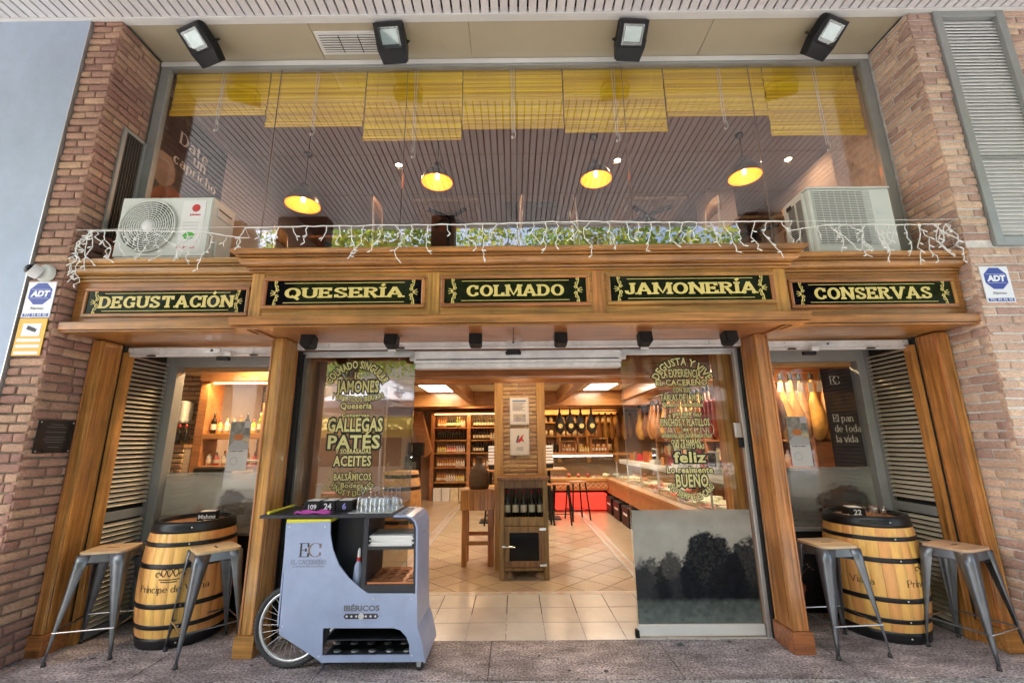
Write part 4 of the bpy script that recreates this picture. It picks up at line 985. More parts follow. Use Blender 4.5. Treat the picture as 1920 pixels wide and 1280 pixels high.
Mc = frame((-3.96, y-.0018, 2.535)) @ Matrix.Rotation(rad(-20), 4, 'Z')
MB().prism([(-.04, -.016), (.03, -.016), (.03, .016), (-.04, .016)], 'z', 0, .0005, M=Mc).build('camera_symbol', dark_ink, t); MB().prism([(.03, -.01), (.045, -.018), (.045, .018), (.03, .01)], 'z', 0, .0005, M=Mc).build('camera_symbol', dark_ink, t)
for z in (2.44, 2.39, 2.335): MB().box(-4.06, -3.865, y-.0012, y-.0004, z-.012, z+.012).build('white_line', sign_wh, t)
t = T('dome_camera', 'white dome security camera with dark lens above the left alarm sign', 'camera', (-3.95, YB, 3.02))
Mc = Matrix.Translation((-3.955, YB-.004, 3.02)) @ Matrix.Rotation(pi/2, 4, 'X')
MB().lathe([(.0, .035), (.06, .035), (.075, .02), (.08, 0)], 24, M=Mc).build('base', pale_ac, t)
Md = Matrix.Translation((-4.0, YB-.075, 3.025)) @ Matrix.Rotation(rad(65), 4, 'X') @ Matrix.Rotation(rad(-25), 4, 'Y')
MB().lathe([(.055, -.05), (.057, 0), (.05, .02)], 20, M=Md).build('shell', white_p, t); MB().lathe([(.048, .018), (.04, .034), (.02, .046), (0, .05)], 20, M=Md).build('lens_dome', sign_blk, t)
t = T('wall_plaque', 'small black engraved plaque on the left brick reveal beside the oak post', 'plaque', (XL, 3.66, 1.53)); xq = XL+.012
MB().box(XL+.008, xq+.006, 3.525, 3.815, 1.54, 1.80).build('plate', pm('plaque_black', (.012, .012, .012), .3, var=.1), t, bevel=.001)
for k, wd in enumerate((.1, .16, 0, .17, 0, .15, .18, .14, 0, .09)):
    if wd: MB().box(xq+.0064, xq+.0068, 3.67-wd/2, 3.67+wd/2, 1.765-k*.02, 1.770-k*.02).build('engraved_line', grey_ink, t)
for yy in (3.54, 3.80):
    for zz in (1.555, 1.785): MB().lathe([(.006, 0), (.004, .004), (0, .004)], 8, M=Matrix.Translation((xq+.006, yy, zz)) @ Matrix.Rotation(pi/2, 4, 'Y')).build('screw', alu, t)

# ---------------------------------------------------------------- barrels
def R_b(z): u = (z-.475)/.475; return .355-.052*u*u
def barrel(cx, cyy, label, texts):
    t = T('wine_barrel', label, 'barrel', (cx, cyy, 0))
    n = 26; da = 2*pi/n; bm = MB(); zs_ = [.0+.95*k/12 for k in range(13)]; P = []
    for z in zs_: P.append([(R_b(z)*cos(a), R_b(z)*sin(a), z) for a in (-da/2+.002, -da/2+.012, 0, da/2-.012, da/2-.002)])
    for j in range(13):
        for i in (0, 4): x_, y_, z_ = P[j][i]; P[j][i] = (x_*.995, y_*.995, z_)
    bm.grid(P); bm.grid([[(x_*.9, y_*.9, z_) for x_, y_, z_ in r][::-1] for r in P])
    me = bm.mesh('stave', barrel_m)
    for k in range(n): o = put('stave', me, t, local=True); o.rotation_euler = (0, 0, k*da)
    for a, b in ((0, .085), (.152, .185), (.307, .343), (.604, .64), (.768, .80), (.868, .953)):
        m_ = [a+(b-a)*q/3 for q in range(4)]; e = .004
        pr_ = [(R_b(m_[0])-.01, a)]+[(R_b(z)+e, z) for z in m_]+[(R_b(m_[-1])-.03, b)]
        o = MB().lathe(pr_, 52).build('hoop', hoop_m, t, local=True)
        for k in range(3):
            aa = rad(-95 if cx > 0 else -60)+k*rad(8)*(1 if k else 0); rr = R_b((a+b)/2)+e
            if k < 1: MB().lathe([(.007, 0), (.005, .004), (0, .005)], 8, M=Matrix.Translation((rr*cos(aa), rr*sin(aa), (a+b)/2)) @ Matrix.Rotation(aa, 4, 'Z') @ Matrix.Rotation(pi/2, 4, 'Y')).build('rivet', alu, t, local=True)
    MB().lathe([(.0, .915), (.272, .915)], 40).build('head', barrel_end, t, local=True)
    MB().lathe([(.272, .90), (.272, .95), (.303, .952)], 40).build('rim', hoop_m, t, local=True)
    def cyl(ang, z0):
        def w(a):
            b = a.copy(); th = ang+a[:, 0]/.355; z = z0+a[:, 1]; r = .355-.052*((z-.475)/.475)**2+.0016+a[:, 2]
            b[:, 0] = r*np.cos(th); b[:, 1] = r*np.sin(th); b[:, 2] = z; return b
        return w
    I = Matrix.Identity(4)
    for s, ang, z, sz in texts:
        o = None
        if s == 'crown':
            ps = []
            def petal(x0, y0, h, w, lean): return [(x0+lean*sin(k*pi/10)*h*0+w*sin(k*pi/10)*(1-abs(k-10)/10*.0)*cos(k*pi/20+.0)+lean*(1-cos(k*pi/10))/2, y0+h*(1-cos(k*pi/10))/2) for k in range(21)]
            for q in (-1, 0, 1): ps.append([(q*.045+.017*sin(2*pi*k/20)*(1-.35*cos(2*pi*k/20)), .014+.027*(1-cos(2*pi*k/20))) for k in range(21)])
            for q in (-1, 1): ps.append([(q*(.086-.02*cos(k*pi/10)), .022+.018*sin(k*pi/10)+.006*k/10) for k in range(16)])
            ps += [[(-.075+.015*k, -.006-.004*sin(k*pi/10)) for k in range(11)], [(-.06+.012*k, -.024-.004*sin(k*pi/10)) for k in range(11)]]
            me_o = strokes(ps, .0075, burnt, t, I, name='crown_mark', warp=cyl(ang, z))
        else: me_o = serif_text(s, sz, burnt, t, I, wv=.12, wh=.06, sh=.04, so=.05, gap=.12, warp=cyl(ang, z), name='branded_lettering')
        me_o.matrix_parent_inverse = Matrix.Identity(4)
    return t
barrel(-2.91, 4.245, 'oak wine barrel with black hoops and crown mark in the left bay', [('Príncipe de Viana', rad(-73), .43, .052), ('crown', rad(-77), .535, 1)])
barrel(3.175, 4.245, 'oak wine barrel with black hoops in the right bay, number box 22 on top', [('Viana', rad(-142), .43, .052), ('Príncipe de Viana', rad(-50), .43, .052), ('crown', rad(-60), .535, 1)])

# ---------------------------------------------------------------- bar stools
def stool():
    t = T('bar_stool', '', 'stool', (0, 0, 0), group='bar stools on the pavement')
    def rr(w, r, n=5): return [(sx*(w-r)+r*cos(a), sy*(w-r)+r*sin(a)) for sx, sy, a0 in ((1, 1, 0), (-1, 1, pi/2), (-1, -1, pi), (1, -1, 3*pi/2)) for a in [a0+pi/2*k/n for k in range(n+1)]]
    bm = MB().prism(rr(.158, .045), 'z', .748, .766); bm.build('seat', seat_m, t, bevel=.004)
    MB().box(-.045, .045, -.008, .008, .7662, .7668).build('seat_slot', dark_gap, t)
    a, b = rr(.16, .047), rr(.168, .05); n = len(a); bm = MB()
    bm.add([(x, y, .7475) for x, y in a]+[(x, y, .69) for x, y in b], [(i, (i+1) % n, n+(i+1) % n, n+i) for i in range(n)], smooth=True)
    bm.add([(x*.985, y*.985, .747) for x, y in a]+[(x*.985, y*.985, .69) for x, y in b], [((i+1) % n, i, n+i, n+(i+1) % n) for i in range(n)], smooth=True)
    bm.build('seat_skirt', steel, t)
    for sx, sy in ((1, 1), (-1, 1), (-1, -1), (1, -1)):
        # folded sheet leg: outer corner edge plus two flanges that narrow downwards
        top = (sx*.164, sy*.164, .745); bot = (sx*.212, sy*.212, .02); bm = MB(); rows = []
        for k in range(9):
            q = k/8; c = [top[i]+(bot[i]-top[i])*q for i in range(3)]; w = .088*(1-q)**1.2+.012; r = min(w*.35, .022)
            rows.append([(c[0]-sx*w, c[1], c[2]), (c[0]-sx*r, c[1], c[2]), (c[0]-sx*r*.3, c[1]-sy*r*.3, c[2]), (c[0], c[1]-sy*r, c[2]), (c[0], c[1]-sy*w, c[2])])
        bm.grid(rows if sx*sy < 0 else [r[::-1] for r in rows])
        o = bm.build('leg', steel, t); so = o.modifiers.new('sheet', 'SOLIDIFY'); so.thickness = .003; so.offset = -1
        MB().lathe([(0, 0), (.016, 0), (.016, .012), (.011, .03), (0, .03)], 10, (bot[0]-sx*.006, bot[1]-sy*.006, 0)).build('foot', rubber, t)
    L = .197
    for p, q in (((-L, -L), (L, -L)), ((L, -L), (L, L)), ((L, L), (-L, L)), ((-L, L), (-L, -L))):
        MB().tube([(p[0], p[1], .215), (q[0], q[1], .215)], .0065, 8).build('foot_rail', chrome if p[1] == q[1] else steel, t)
    for s in (-1, 1): MB().tube([(-.15*s, -.15, .66), (0, 0, .665), (.15*s, .15, .66)], .006, 6).build('brace', steel, t)
    return t
st0 = stool()
st0.location = (-3.37, 3.94, 0); st0.rotation_euler = (0, 0, rad(15)); st0['label'] = 'steel bar stool with pale wooden seat beside the left brick pier, leftmost'
dup(st0, (-2.50, 3.93, 0), rad(-44), 'steel bar stool with pale wooden seat in front of the left barrel, near the cart')
dup(st0, (2.585, 3.93, 0), rad(5), 'steel bar stool with pale wooden seat left of the right barrel')
dup(st0, (3.52, 3.80, 0), rad(21), 'steel bar stool with pale wooden seat beside the right brick pier, rightmost')

# ---------------------------------------------------------------- things on and behind the barrels
def numbox(x, y, z, num, rz, label, w=.13, d=.15, h=.075, ink=white_p):
    t = T('napkin_box', label, 'box', (x, y, z), rz)
    MB().box(-w/2, w/2, -d/2, d/2, 0, h).build('box', black_m, t, bevel=.003, local=True)
    MB().box(-w/2+.015, w/2-.015, -d/2+.02, d/2-.02, h+.0006, h+.005).build('napkins', paper, t, local=True)
    if num:
        o = text(num, .062 if len(num) < 3 else .05, ink, t, frame((0, -d/2-.0012, .018)), off=.0015); o.matrix_parent_inverse = Matrix.Identity(4)
    return t
numbox(-2.86, 4.33, .916, 'Mahou', .35, 'black napkin box on the left barrel', .15, .12, .075)
numbox(3.10, 4.27, .916, '22', -.2, 'black napkin box numbered 22 on the right barrel')
def glass_mesh(r0, r1, h):
    return MB().lathe([(0, .004), (r0*.9, .004), (r0, 0), (r1, h), (r1-.002, h), (r0-.003, .012), (0, .012)], 16)
for i, (x, y) in enumerate(((3.26, 4.22), (3.30, 4.30), (3.22, 4.31), (3.35, 4.24))):
    o = glass_mesh(.022, .028, .09 if i < 2 else .07).build('drinking_glass', gl_cup, label=f'small empty drinking glass on the right barrel, {["tall front", "tall rear", "short left", "short right"][i]} one', cat='glass', group='glasses on the right barrel'); o.location = (x, y, .916)
t = T('dried_plant', 'small dark dried bush in a pot behind the left barrel', 'plant', (-3.25, 4.5, 0))
rp = random.Random(5)
# red flower pots standing in the dark corners of the bays
for (x, y, s) in ((-3.32, 4.47, 'left'), (2.52, 4.47, 'right')):
    tt = t if s == 'left' else T('plant_pot', 'dark red plant pot behind the right bay stool', 'plant pot', (x, y, 0))
    MB().lathe([(.0, .0), (.1, .0), (.135, .26), (.145, .26), (.145, .30), (.125, .30), (.12, .26), (0, .26)], 20, (x, y, 0)).build('pot', pot_r, tt)
    bm = MB()
    for k in range(60):
        a = rp.uniform(0, 2*pi); l = rp.uniform(.15, .45); sp = rp.uniform(.02, .3); p0 = (x+.04*cos(a), y+.04*sin(a)*.5, .26)
        p1 = (x+sp*.5*cos(a), y+sp*.4*sin(a), .26+l*.6); p2 = (x+sp*cos(a)*.8, min(4.6, y+sp*.3*sin(a)), .26+l)
        bm.tube([p0, p1, p2], [.003, .003, .001], 4, cap=False)
        for q in range(5):
            u = rp.uniform(.4, 1); c = [p0[j]+(p2[j]-p0[j])*u+rp.uniform(-.03, .03) for j in range(3)]; r_ = .016
            bm.add([(c[0]-r_, c[1], c[2]), (c[0], c[1]-.004, c[2]-r_*.5), (c[0]+r_, c[1], c[2]+.004), (c[0], c[1]+.004, c[2]+r_*.6)], [(0, 1, 2, 3)])
    bm.build('foliage', foliage_p, tt)
# ---------------------------------------------------------------- serving cart
ct = T('serving_cart', 'pale blue serving cart with bicycle wheels lettered EL CACEREÑO and IBÉRICOS', 'cart', (-1.3, 3.8, 0))
YF, YK = 3.56, 4.02
outer = [(-1.749, 1.008), (-1.741, .75), (-1.733, .72), (-1.729, .64), (-1.723, .254), (-1.423, .087), (-1.40, .07), (-.668, .07), (-.674, .114), (-.698, .21), (-.729, .285), (-.741, .514), (-1.092, .517), (-1.15, .553), (-1.242, .621), (-1.324, .713), (-1.376, .817), (-1.405, .923), (-1.412, 1.018)]
hole = [(-1.405, .29), (-.889, .287), (-.84, .272), (-.795, .23), (-.772, .179), (-.767, .115), (-1.396, .114)]
def curvy(p, a, b):   # smooth the big swoop between two indices
    return p
poly = outer[:7]+[(-1.2, .07)]+[(-1.2, .114)]+[hole[6]]+hole[:6]+[(-1.2, .114)]+[(-1.2, .07)]+outer[7:]
poly = outer[:7]+[(-1.2, .07), (-1.2, .1142)]+[hole[6], hole[0], hole[1], hole[2], hole[3], hole[4], hole[5]]+[(-1.1995, .1145), (-1.1995, .07)]+outer[7:]
MB().prism(poly, 'y', YF, YF+.012).build('front_panel', cart_w, ct)
MB().prism([p for p in outer], 'y', YK-.012, YK).build('back_panel', cart_in, ct)
MB().box(-1.749, -1.738, YF+.012, YK-.012, .3, 1.008).build('end_panel', cart_w, ct)
sh_ = [(-.93, 1.045), (-.83, 1.044), (-.795, 1.034), (-.768, 1.008), (-.754, .965), (-.747, .75), (-.741, .514), (-.729, .285), (-.698, .21), (-.67, .10), (-.664, .062)]
def off(p, d):
    r = []
    for i, a in enumerate(p):
        b = p[min(i+1, len(p)-1)]; c = p[max(i-1, 0)]; dx, dz_ = b[0]-c[0], b[1]-c[1]; l = math.hypot(dx, dz_); r.append((a[0]+dz_/l*-d, a[1]+dx/l*d))
    return r
MB().prism(sh_+off(sh_, .012)[::-1], 'y', YF-.002, YK, smooth=False).build('side_shell', cart_w, ct)
MB().prism(off(sh_, -.002)[:7]+off(sh_, -.016)[:7][::-1], 'y', YF-.001, YF+.018).build('dark_edging', cart_in, ct)
for k in range(4): MB().lathe([(.018, 0), (0, .0)], 14, (-.87, YF+.1+k*.09, 1.0585)).build('vent_hole', black, ct)
MB().box(-1.955, -.93, YF-.008, YK, 1.042, 1.066).build('table_top', cart_in, ct, bevel=.003)
MB().box(-1.747, -1.41, YF+.001, YK-.02, 1.01, 1.034).build('yellow_strip', yellow_p, ct)
MB().tube([(-1.905, YF+.02, 1.078), (-1.905, YF+.42, 1.078)], .012, 10).build('handle', yellow_p, ct)
MB().box(-1.152, -1.118, YF+.004, YK-.02, .30, 1.04).build('divider', cart_in, ct)
MB().box(-1.118, -.75, YF+.006, YK-.02, .815, .832).build('shelf', cart_in, ct); MB().box(-1.118, -.745, YF+.006, YK-.02, .52, .572).build('shelf', cart_in, ct)
MB().box(-1.40, -.75, YF+.03, YK-.02, .40, .41).build('shelf', cart_in, ct)
MB().box(-1.40, -.70, YF+.014, YK-.02, .085, .095).build('bottom_board', cart_in, ct)
MB().box(-1.40, -.74, YF+.05, YK-.02, .19, .196).build('bottle_rack', cart_in, ct)
for j in range(3):
    for k in range(5): MB().lathe([(.03, 0), (.03, .002), (0, .002)], 14, (-1.33+k*.13-(j % 2)*.05, YF+.12+j*.13, .0955+(.1 if j == 2 else 0))).build('bottle_holder', alu, ct)
MB().box(-1.11, -.755, YF+.02, YK-.03, .572, .586).build('tray', copper, ct)
for j in range(4):
    for k in range(4): MB().lathe([(.036, .0005), (.033, .004), (.03, -.004), (0, -.006)], 14, (-1.065+k*.09, YF+.07+j*.1, .588)).build('cup', copper, ct)
def wheel(y, nm):
    w = put('wheel', MB().lathe([(.0, -.03), (.02, -.03), (.02, .03), (0, .03)], 14, M=Matrix.Translation((-1.668, y, .283)) @ Matrix.Rotation(pi/2, 4, 'X')).mesh('wheel', steel), ct)
    M = Matrix.Translation((-1.668, y, .283)) @ Matrix.Rotation(pi/2, 4, 'X')
    ring = [(.262+.021*cos(a), .021*sin(a)) for a in [2*pi*k/12 for k in range(13)]]
    bm = MB().lathe(ring, 64, M=M)
    for k in range(64):
        a = 2*pi*k/64
        for s in (-1, 1): bm.cb((0, 0, 0), (.006, .012, .01), M=M @ Matrix.Rotation(a, 4, 'Z') @ Matrix.Translation((.2805, 0, s*.009)))
    bm.build('tyre', rubber, w)
    MB().lathe([(.228, -.012), (.243, -.014), (.246, 0), (.243, .014), (.228, .012), (.224, 0), (.228, -.012)], 64, M=M).build('rim', alu, w)
    for k in range(28):
        a = 2*pi*k/28; b = a+(.5 if k % 2 else -.5); s = .02 if (k // 2) % 2 else -.02
        MB().tube([(.02*cos(b), .02*sin(b), s), (.228*cos(a), .228*sin(a), 0)], .0017, 4, M=M, cap=False).build('spoke', chrome, w)
wheel(3.645, 'front'); wheel(3.985, 'rear')
MB().tube([(-1.668, 3.6, .283), (-1.668, 4.0, .283)], .012, 8).build('axle', steel, ct)
for y in (3.60, 3.99):
    w = MB().lathe([(.0, -.012), (.03, -.012), (.033, 0), (.03, .012), (0, .012)], 16, M=Matrix.Translation((-.70, y, .033)) @ Matrix.Rotation(pi/2, 4, 'X')).build('caster', rubber, ct)
    MB().prism([(-.715, .03), (-.69, .03), (-.683, .07), (-.72, .07)], 'y', y-.02, y+.02).build('caster_fork', alu, ct)
MB().tube([(-1.40, 3.6, .07), (-1.40, 3.6, .012)], .012, 8).build('prop_leg', steel, ct); MB().tube([(-1.40, 3.98, .07), (-1.40, 3.98, .002)], .012, 8).build('prop_leg', steel, ct)
FY = YF-.0008
serif_text('E', .098, dark_ink, ct, frame((-1.588, FY, .768)), wv=.14, wh=.04, sh=.03, so=.1); serif_text('C', .098, pm('brown_ink', (.2, .14, .12), .6), ct, frame((-1.512, FY-.0004, .768)), wv=.12, wh=.03, sh=.03, so=.06, sx=1.3)
serif_text('EL CACEREÑO', .032, grey_ink, ct, frame((-1.55, FY, .718)), wv=.1, wh=.05, sh=.03, so=.05, gap=.16, width=.265)
text('CORTADORES DE JAMÓN', .013, grey_ink, ct, frame((-1.55, FY, .698)), width=.24)
text('IBÉRICOS', .05, grey_ink, ct, frame((-1.132, FY, .402)), width=.262, off=.002)
MB().prism([(-1.247, .349), (-1.017, .349), (-1.003, .366), (-1.017, .383), (-1.247, .383), (-1.261, .366)], 'y', FY-.0012, FY-.0002).build('badge', dark_ink, ct)
for k in range(7):
    if k != 3: MB().prism([((-1.237+k*.035)+(.011 if q % 2 == 0 else .0045)*cos(pi/2+q*pi/5), .366+(.011 if q % 2 == 0 else .0045)*sin(pi/2+q*pi/5)) for q in range(10)], 'y', FY-.002, FY-.0013).build('star', sign_wh, ct)
MB().lathe([(.021, 0), (0, .0005)], 20, M=Matrix.Translation((-1.132, FY-.0014, .366)) @ Matrix.Rotation(pi/2, 4, 'X')).build('crest', alu, ct)
for (px_, pz_) in ((-1.72, .98), (-1.45, .98), (-1.70, .30), (-1.42, .11), (-.75, .11), (-.77, .48), (-1.05, .48)): MB().lathe([(.006, 0), (.004, .002), (0, .0025)], 10, M=Matrix.Translation((px_, FY+.0005, pz_)) @ Matrix.Rotation(pi/2, 4, 'X')).build('screw', alu, ct)
# the same marks on the flank
Fs = frame((-.7405, 3.80, .80), (0, 1, 0), (0, 0, 1))
serif_text('EC', .10, grey_ink, ct, Fs, wv=.12, wh=.04, sh=.03, so=.05, gap=-.3); text('IBÉRICOS', .045, grey_ink, ct, frame((-.7335, 3.80, .46), (0, 1, 0), (0, 0, 1)))
MB().box(-.7345, -.7335, 3.72, 3.88, .40, .43).build('badge', dark_ink, ct)
MB().box(-1.74, -1.155, YK-.04, YK-.03, .3, 1.04).build('inner_back', cart_in, ct); MB().box(-1.42, -1.155, YF+.2, YF+.205, .42, 1.04).build('inner_screen', cart_in, ct)
# things on the cart
TZ = 1.0665
numbox(-1.632, 3.80, TZ, '109', 0, 'black napkin box with white number 109, left one of the row on the cart', .125, .17, .078)
numbox(-1.505, 3.80, TZ, '24', 0, 'black napkin box with white number 24, middle one of the row on the cart', .12, .17, .078)
numbox(-1.372, 3.80, TZ, '6', 0, 'black napkin box with violet number 6, right one of the row on the cart', .13, .17, .08, ink=pm('violet_ink', (.3, .28, .7), .5))
rc_ = random.Random(2); P = []
for j in range(9):
    P.append([(-1.715+.27*i/14+.02*(1-j/8)*0, 3.60+.1*j/8, TZ+.012+.008*sin(i*.9+j*.7)+rc_.uniform(-.002, .002)-(.008 if i in (0, 14) else 0)) for i in range(15)])
o = MB().grid(P).build('folded_cloth', pink_cl, label='folded magenta cloth in front of the number boxes on the cart', cat='cloth'); so = o.modifiers.new('t', 'SOLIDIFY'); so.thickness = .014; so.offset = -1
o = MB().box(-1.30, -.95, 3.60, 3.98, TZ, TZ+.006).build('serving_tray', alu, bevel=.002, label='pale flat tray under the upturned glasses on the cart', cat='tray')
gme = MB().lathe([(.033, 0), (.031, .03), (.028, .09), (.024, .105), (.006, .11), (.005, .112), (.0, .113)], 14).mesh('upturned_glass', gl_cup)
gme2 = MB().lathe([(.024, 0), (.034, .03), (.036, .055), (.028, .08), (.006, .09), (.004, .10), (.004, .15), (.03, .158), (.03, .16), (0, .161)], 14).mesh('upturned_glass', gl_cup)
for j in range(4):
    for k in range(5):
        if (j, k) in ((0, 4), (0, 0)): continue
        o = put('upturned_glass', gme if j < 2 else gme2, label=f'upturned clear glass on the cart tray, {ORD[j]} row, {ORD[k]} from the left', cat='glass', group='upturned glasses on the cart'); o.location = (-1.265+k*.07+(j % 2)*.012, 3.665+j*.078, TZ+.0065)
t = T('spray_bottle', 'white bottle with red collar standing inside the cart', 'bottle', (-1.20, 3.66, .41))
MB().lathe([(0, .0), (.036, .0), (.036, .24), (.03, .28), (.013, .31)], 16, (-1.20, 3.64, .411)).build('body', cart_w, t); MB().lathe([(.017, .31), (.017, .335)], 14, (-1.20, 3.64, .411)).build('collar', red_p, t); MB().lathe([(.014, .336), (.012, .38), (.006, .40), (0, .40)], 12, (-1.20, 3.64, .411)).build('nozzle', white_p, t)
for k in range(5):
    o = MB().box(-.165, .165, -.11, .11, 0, .014).build('menu_booklet', paper, bevel=.001, label=f'white menu booklet in the stack on the cart shelf, {ORD[k]} from the bottom', cat='booklet', group='menus on the cart shelf'); o.location = (-.945+rc_.uniform(-.012, .012), 3.70+rc_.uniform(-.01, .01), .8335+k*.0152); o.rotation_euler = (0, 0, rc_.uniform(-.06, .06))
o = MB().box(-.16, .16, -.1, .1, 0, .006).build('menu_folder', grey_ink, bevel=.001, label='dark folder on top of the menus in the cart', cat='folder'); o.location = (-.94, 3.72, .91); o.rotation_euler = (0, 0, .1)
# ---------------------------------------------------------------- shop interior: shell
def st(name, mb, m, **kw): return mb.build(name, m, kind='structure', **kw)
IX0, IX1, IY1, IZ = -4.6, 5.2, 13.4, 2.72
st('inner_wall_back', MB().box(IX0, IX1, IY1, IY1+.1, 0, 3.2), wall_in)
st('inner_wall_left', MB().box(IX0-.1, IX0, 4.7, IY1, 0, 3.2), wall_in)
st('inner_wall_right', MB().box(IX1, IX1+.1, 4.7, IY1, 0, 3.2), wall_in)
st('inner_ceiling', MB().box(IX0, IX1, 4.72, IY1, IZ, IZ+.1), ceil_in)
st('floor_slab', MB().box(XL-.8, XR+1.3, 4.03, IY1, 2.85, 3.46), wall_up)
fl = T('tiled_floor', None, None, kind='structure')
MB().box(IX0, IX1, 4.07, IY1, -.1, -.006).build('grout_bed', grout, fl)
rt = random.Random(9)
def tilepoly(p, z=0, m=None):
    n = len(p); bm = MB(); bm.prism(p, 'z', -.012, z+rt.uniform(-.0006, .0006)); return bm.build('tile', m or tile_m, fl)
# three straight rows at the threshold
for r in range(3):
    y0 = 4.072+r*.369
    for c in range(-6, 7):
        x0 = -.087+c*.335
        if x0+.335 < -2.1 or x0 > 2.2: continue
        tilepoly([(max(x0+.004, -2.05), y0+.004), (min(x0+.331, 2.15), y0+.004), (min(x0+.331, 2.15), y0+.365), (max(x0+.004, -2.05), y0+.365)])
def clip(poly, ax, v, keep):
    out = []
    for i, p in enumerate(poly):
        q = poly[(i+1) % len(poly)]; a, b = (p[ax]-v)*keep, (q[ax]-v)*keep
        if a >= 0: out.append(p)
        if a*b < 0: t_ = a/(a-b); out.append((p[0]+(q[0]-p[0])*t_, p[1]+(q[1]-p[1])*t_))
    return out
def diag(x0, x1, y0, y1, s=.335, rot=True, ph=(0, 0)):
    h = s*math.sqrt(2)/2; i0 = int(x0/h)-2; j0 = int(y0/h)-2
    for i in range(i0, int(x1/h)+3):
        for j in range(j0, int(y1/h)+3):
            if (i+j) % 2: continue
            cx, cyy = i*h+ph[0], j*h+ph[1]; g_ = h-.0075
            p = [(cx-g_, cyy), (cx, cyy-g_), (cx+g_, cyy), (cx, cyy+g_)]
            for ax, v, k in ((0, x0, 1), (0, x1, -1), (1, y0, 1), (1, y1, -1)):
                p = clip(p, ax, v, k)
                if len(p) < 3: break
            if len(p) >= 3: tilepoly(p, 0, tile_in)
diag(-1.36, 1.42, 5.285, 8.6, ph=(.12, 0))
MB().box(-1.36, 1.42, 8.6, IY1, -.012, -.001).build('far_tiles', tile_in, fl)
for a, b in ((IX0, -1.52), (1.58, IX1)): MB().box(a, b, 5.285, IY1, -.012, -.001).build('side_tiles', tile_in, fl)
# the guilloche border
def border(x0, x1, y0, y1, along_x):
    MB().box(x0, x1, y0, y1, -.012, .0005).build('border', tile_m, fl)
    L = (x1-x0) if along_x else (y1-y0); n = int(L/.14); wd = (y1-y0) if along_x else (x1-x0)
    for k in range(n):
        c = (k+.5)/n*L
        p = [(-.065, 0), (0, -wd*.32), (.065, 0), (0, wd*.32)]
        q = [(x0+c+a, (y0+y1)/2+b) if along_x else ((x0+x1)/2+b, y0+c+a) for a, b in p]
        MB().prism(q, 'z', .0006, .0014).build('border_diamond', tile_band, fl)
border(-2.05, 2.15, 5.182, 5.282, True); border(1.425, 1.575, 5.285, 10.8, False); border(-1.515, -1.365, 5.285, 12.4, False)

# beams
bs_ = T('ceiling_beams', None, None, kind='structure')
def beam(x0, x1, y0, y1, z0, z1=IZ, m=wood_h): MB().box(x0, x1, y0, y1, z0, z1-.001).build('beam', m, bs_, bevel=.006)
beam(-2.04, 2.14, 4.72, 4.9, 2.29, 2.85, wood_h)
beam(IX0, IX1, 6.1, 6.3, 2.40); beam(IX0, IX1, 10.0, 10.2, 2.39); beam(IX0, IX1, 12.1, 12.25, 2.5)
for x in (-2.6, -1.0, 1.05, 2.5): beam(x-.08, x+.08, 6.3, 10.0, 2.48, IZ, wood_y)
beam(2.3, 2.46, 4.9, 6.1, 2.45, IZ, wood_y); beam(-2.46, -2.3, 4.9, 6.1, 2.45, IZ, wood_y)
# lit ceiling panels
def area(par, x, y, z, sx, sy, e, col, rot=(0, 0, 0)):
    L = bpy.data.lights.new('lamp_light', 'AREA'); L.shape = 'RECTANGLE'; L.size = sx; L.size_y = sy; L.energy = e*.3; L.color = col
    o = bpy.data.objects.new('lamp_light', L); COL.objects.link(o); o.location = (x, y, z); o.rotation_euler = rot; o.parent = par; o.matrix_parent_inverse = pw(par).inverted(); return o
for i, (x, y, e) in enumerate(((-1.62, 9.2, 20), (1.8, 9.1, 20), (-3.3, 7.2, 20), (3.5, 7.2, 26), (0.05, 7.6, 8))):
    lab = ['left of the brick pillar', 'right of the brick pillar', 'over the left bar corner', 'over the ham corner', 'behind the brick pillar'][i]
    t = T('ceiling_light', f'square lit ceiling light panel {lab}', 'ceiling light', (x, y, IZ))
    MB().box(x-.29, x+.29, y-.6, y+.6, IZ-.022, IZ-.001).build('frame', trim_w, t); MB().box(x-.26, x+.26, y-.57, y+.57, IZ-.026, IZ-.0225).build('diffuser', panel_gl, t)
    area(t, x, y, IZ-.04, .5, 1.1, e, (1, .68, .38))
# downlights
for i, (x, y, z, e) in enumerate(((-1.3, 5.5, IZ, 2.5), (1.35, 5.5, IZ, 2.5), (-3.2, 5.2, IZ, 26), (3.2, 5.2, IZ, 26), (0.05, 5.35, IZ, 9), (.95, 11.0, IZ, 7), (1.75, 11.0, IZ, 7), (2.9, 9.5, IZ, 7), (-1.2, 11.9, IZ, 10))):
    t = T('downlight', 'small round lit downlight in the shop ceiling, '+['inside the door at the left', 'inside the door at the right', 'over the left bar corner', 'over the right bay hams', 'right behind the entrance lintel', 'over the netted hams', 'right of the netted hams', 'over the long ham row', 'in front of the wine rack'][i], 'downlight', (x, y, z), group='downlights in the shop ceiling')
    MB().lathe([(.05, 0), (.06, -.008), (.045, -.012), (.04, -.004)], 16, (x, y, z)).build('ring', trim_w, t); MB().disc(.04, 14, (x, y, z-.005), up=False).build('lens', spot_gl, t)
    area(t, x, y, z-.03, .12, .12, e, (1, .66, .36))

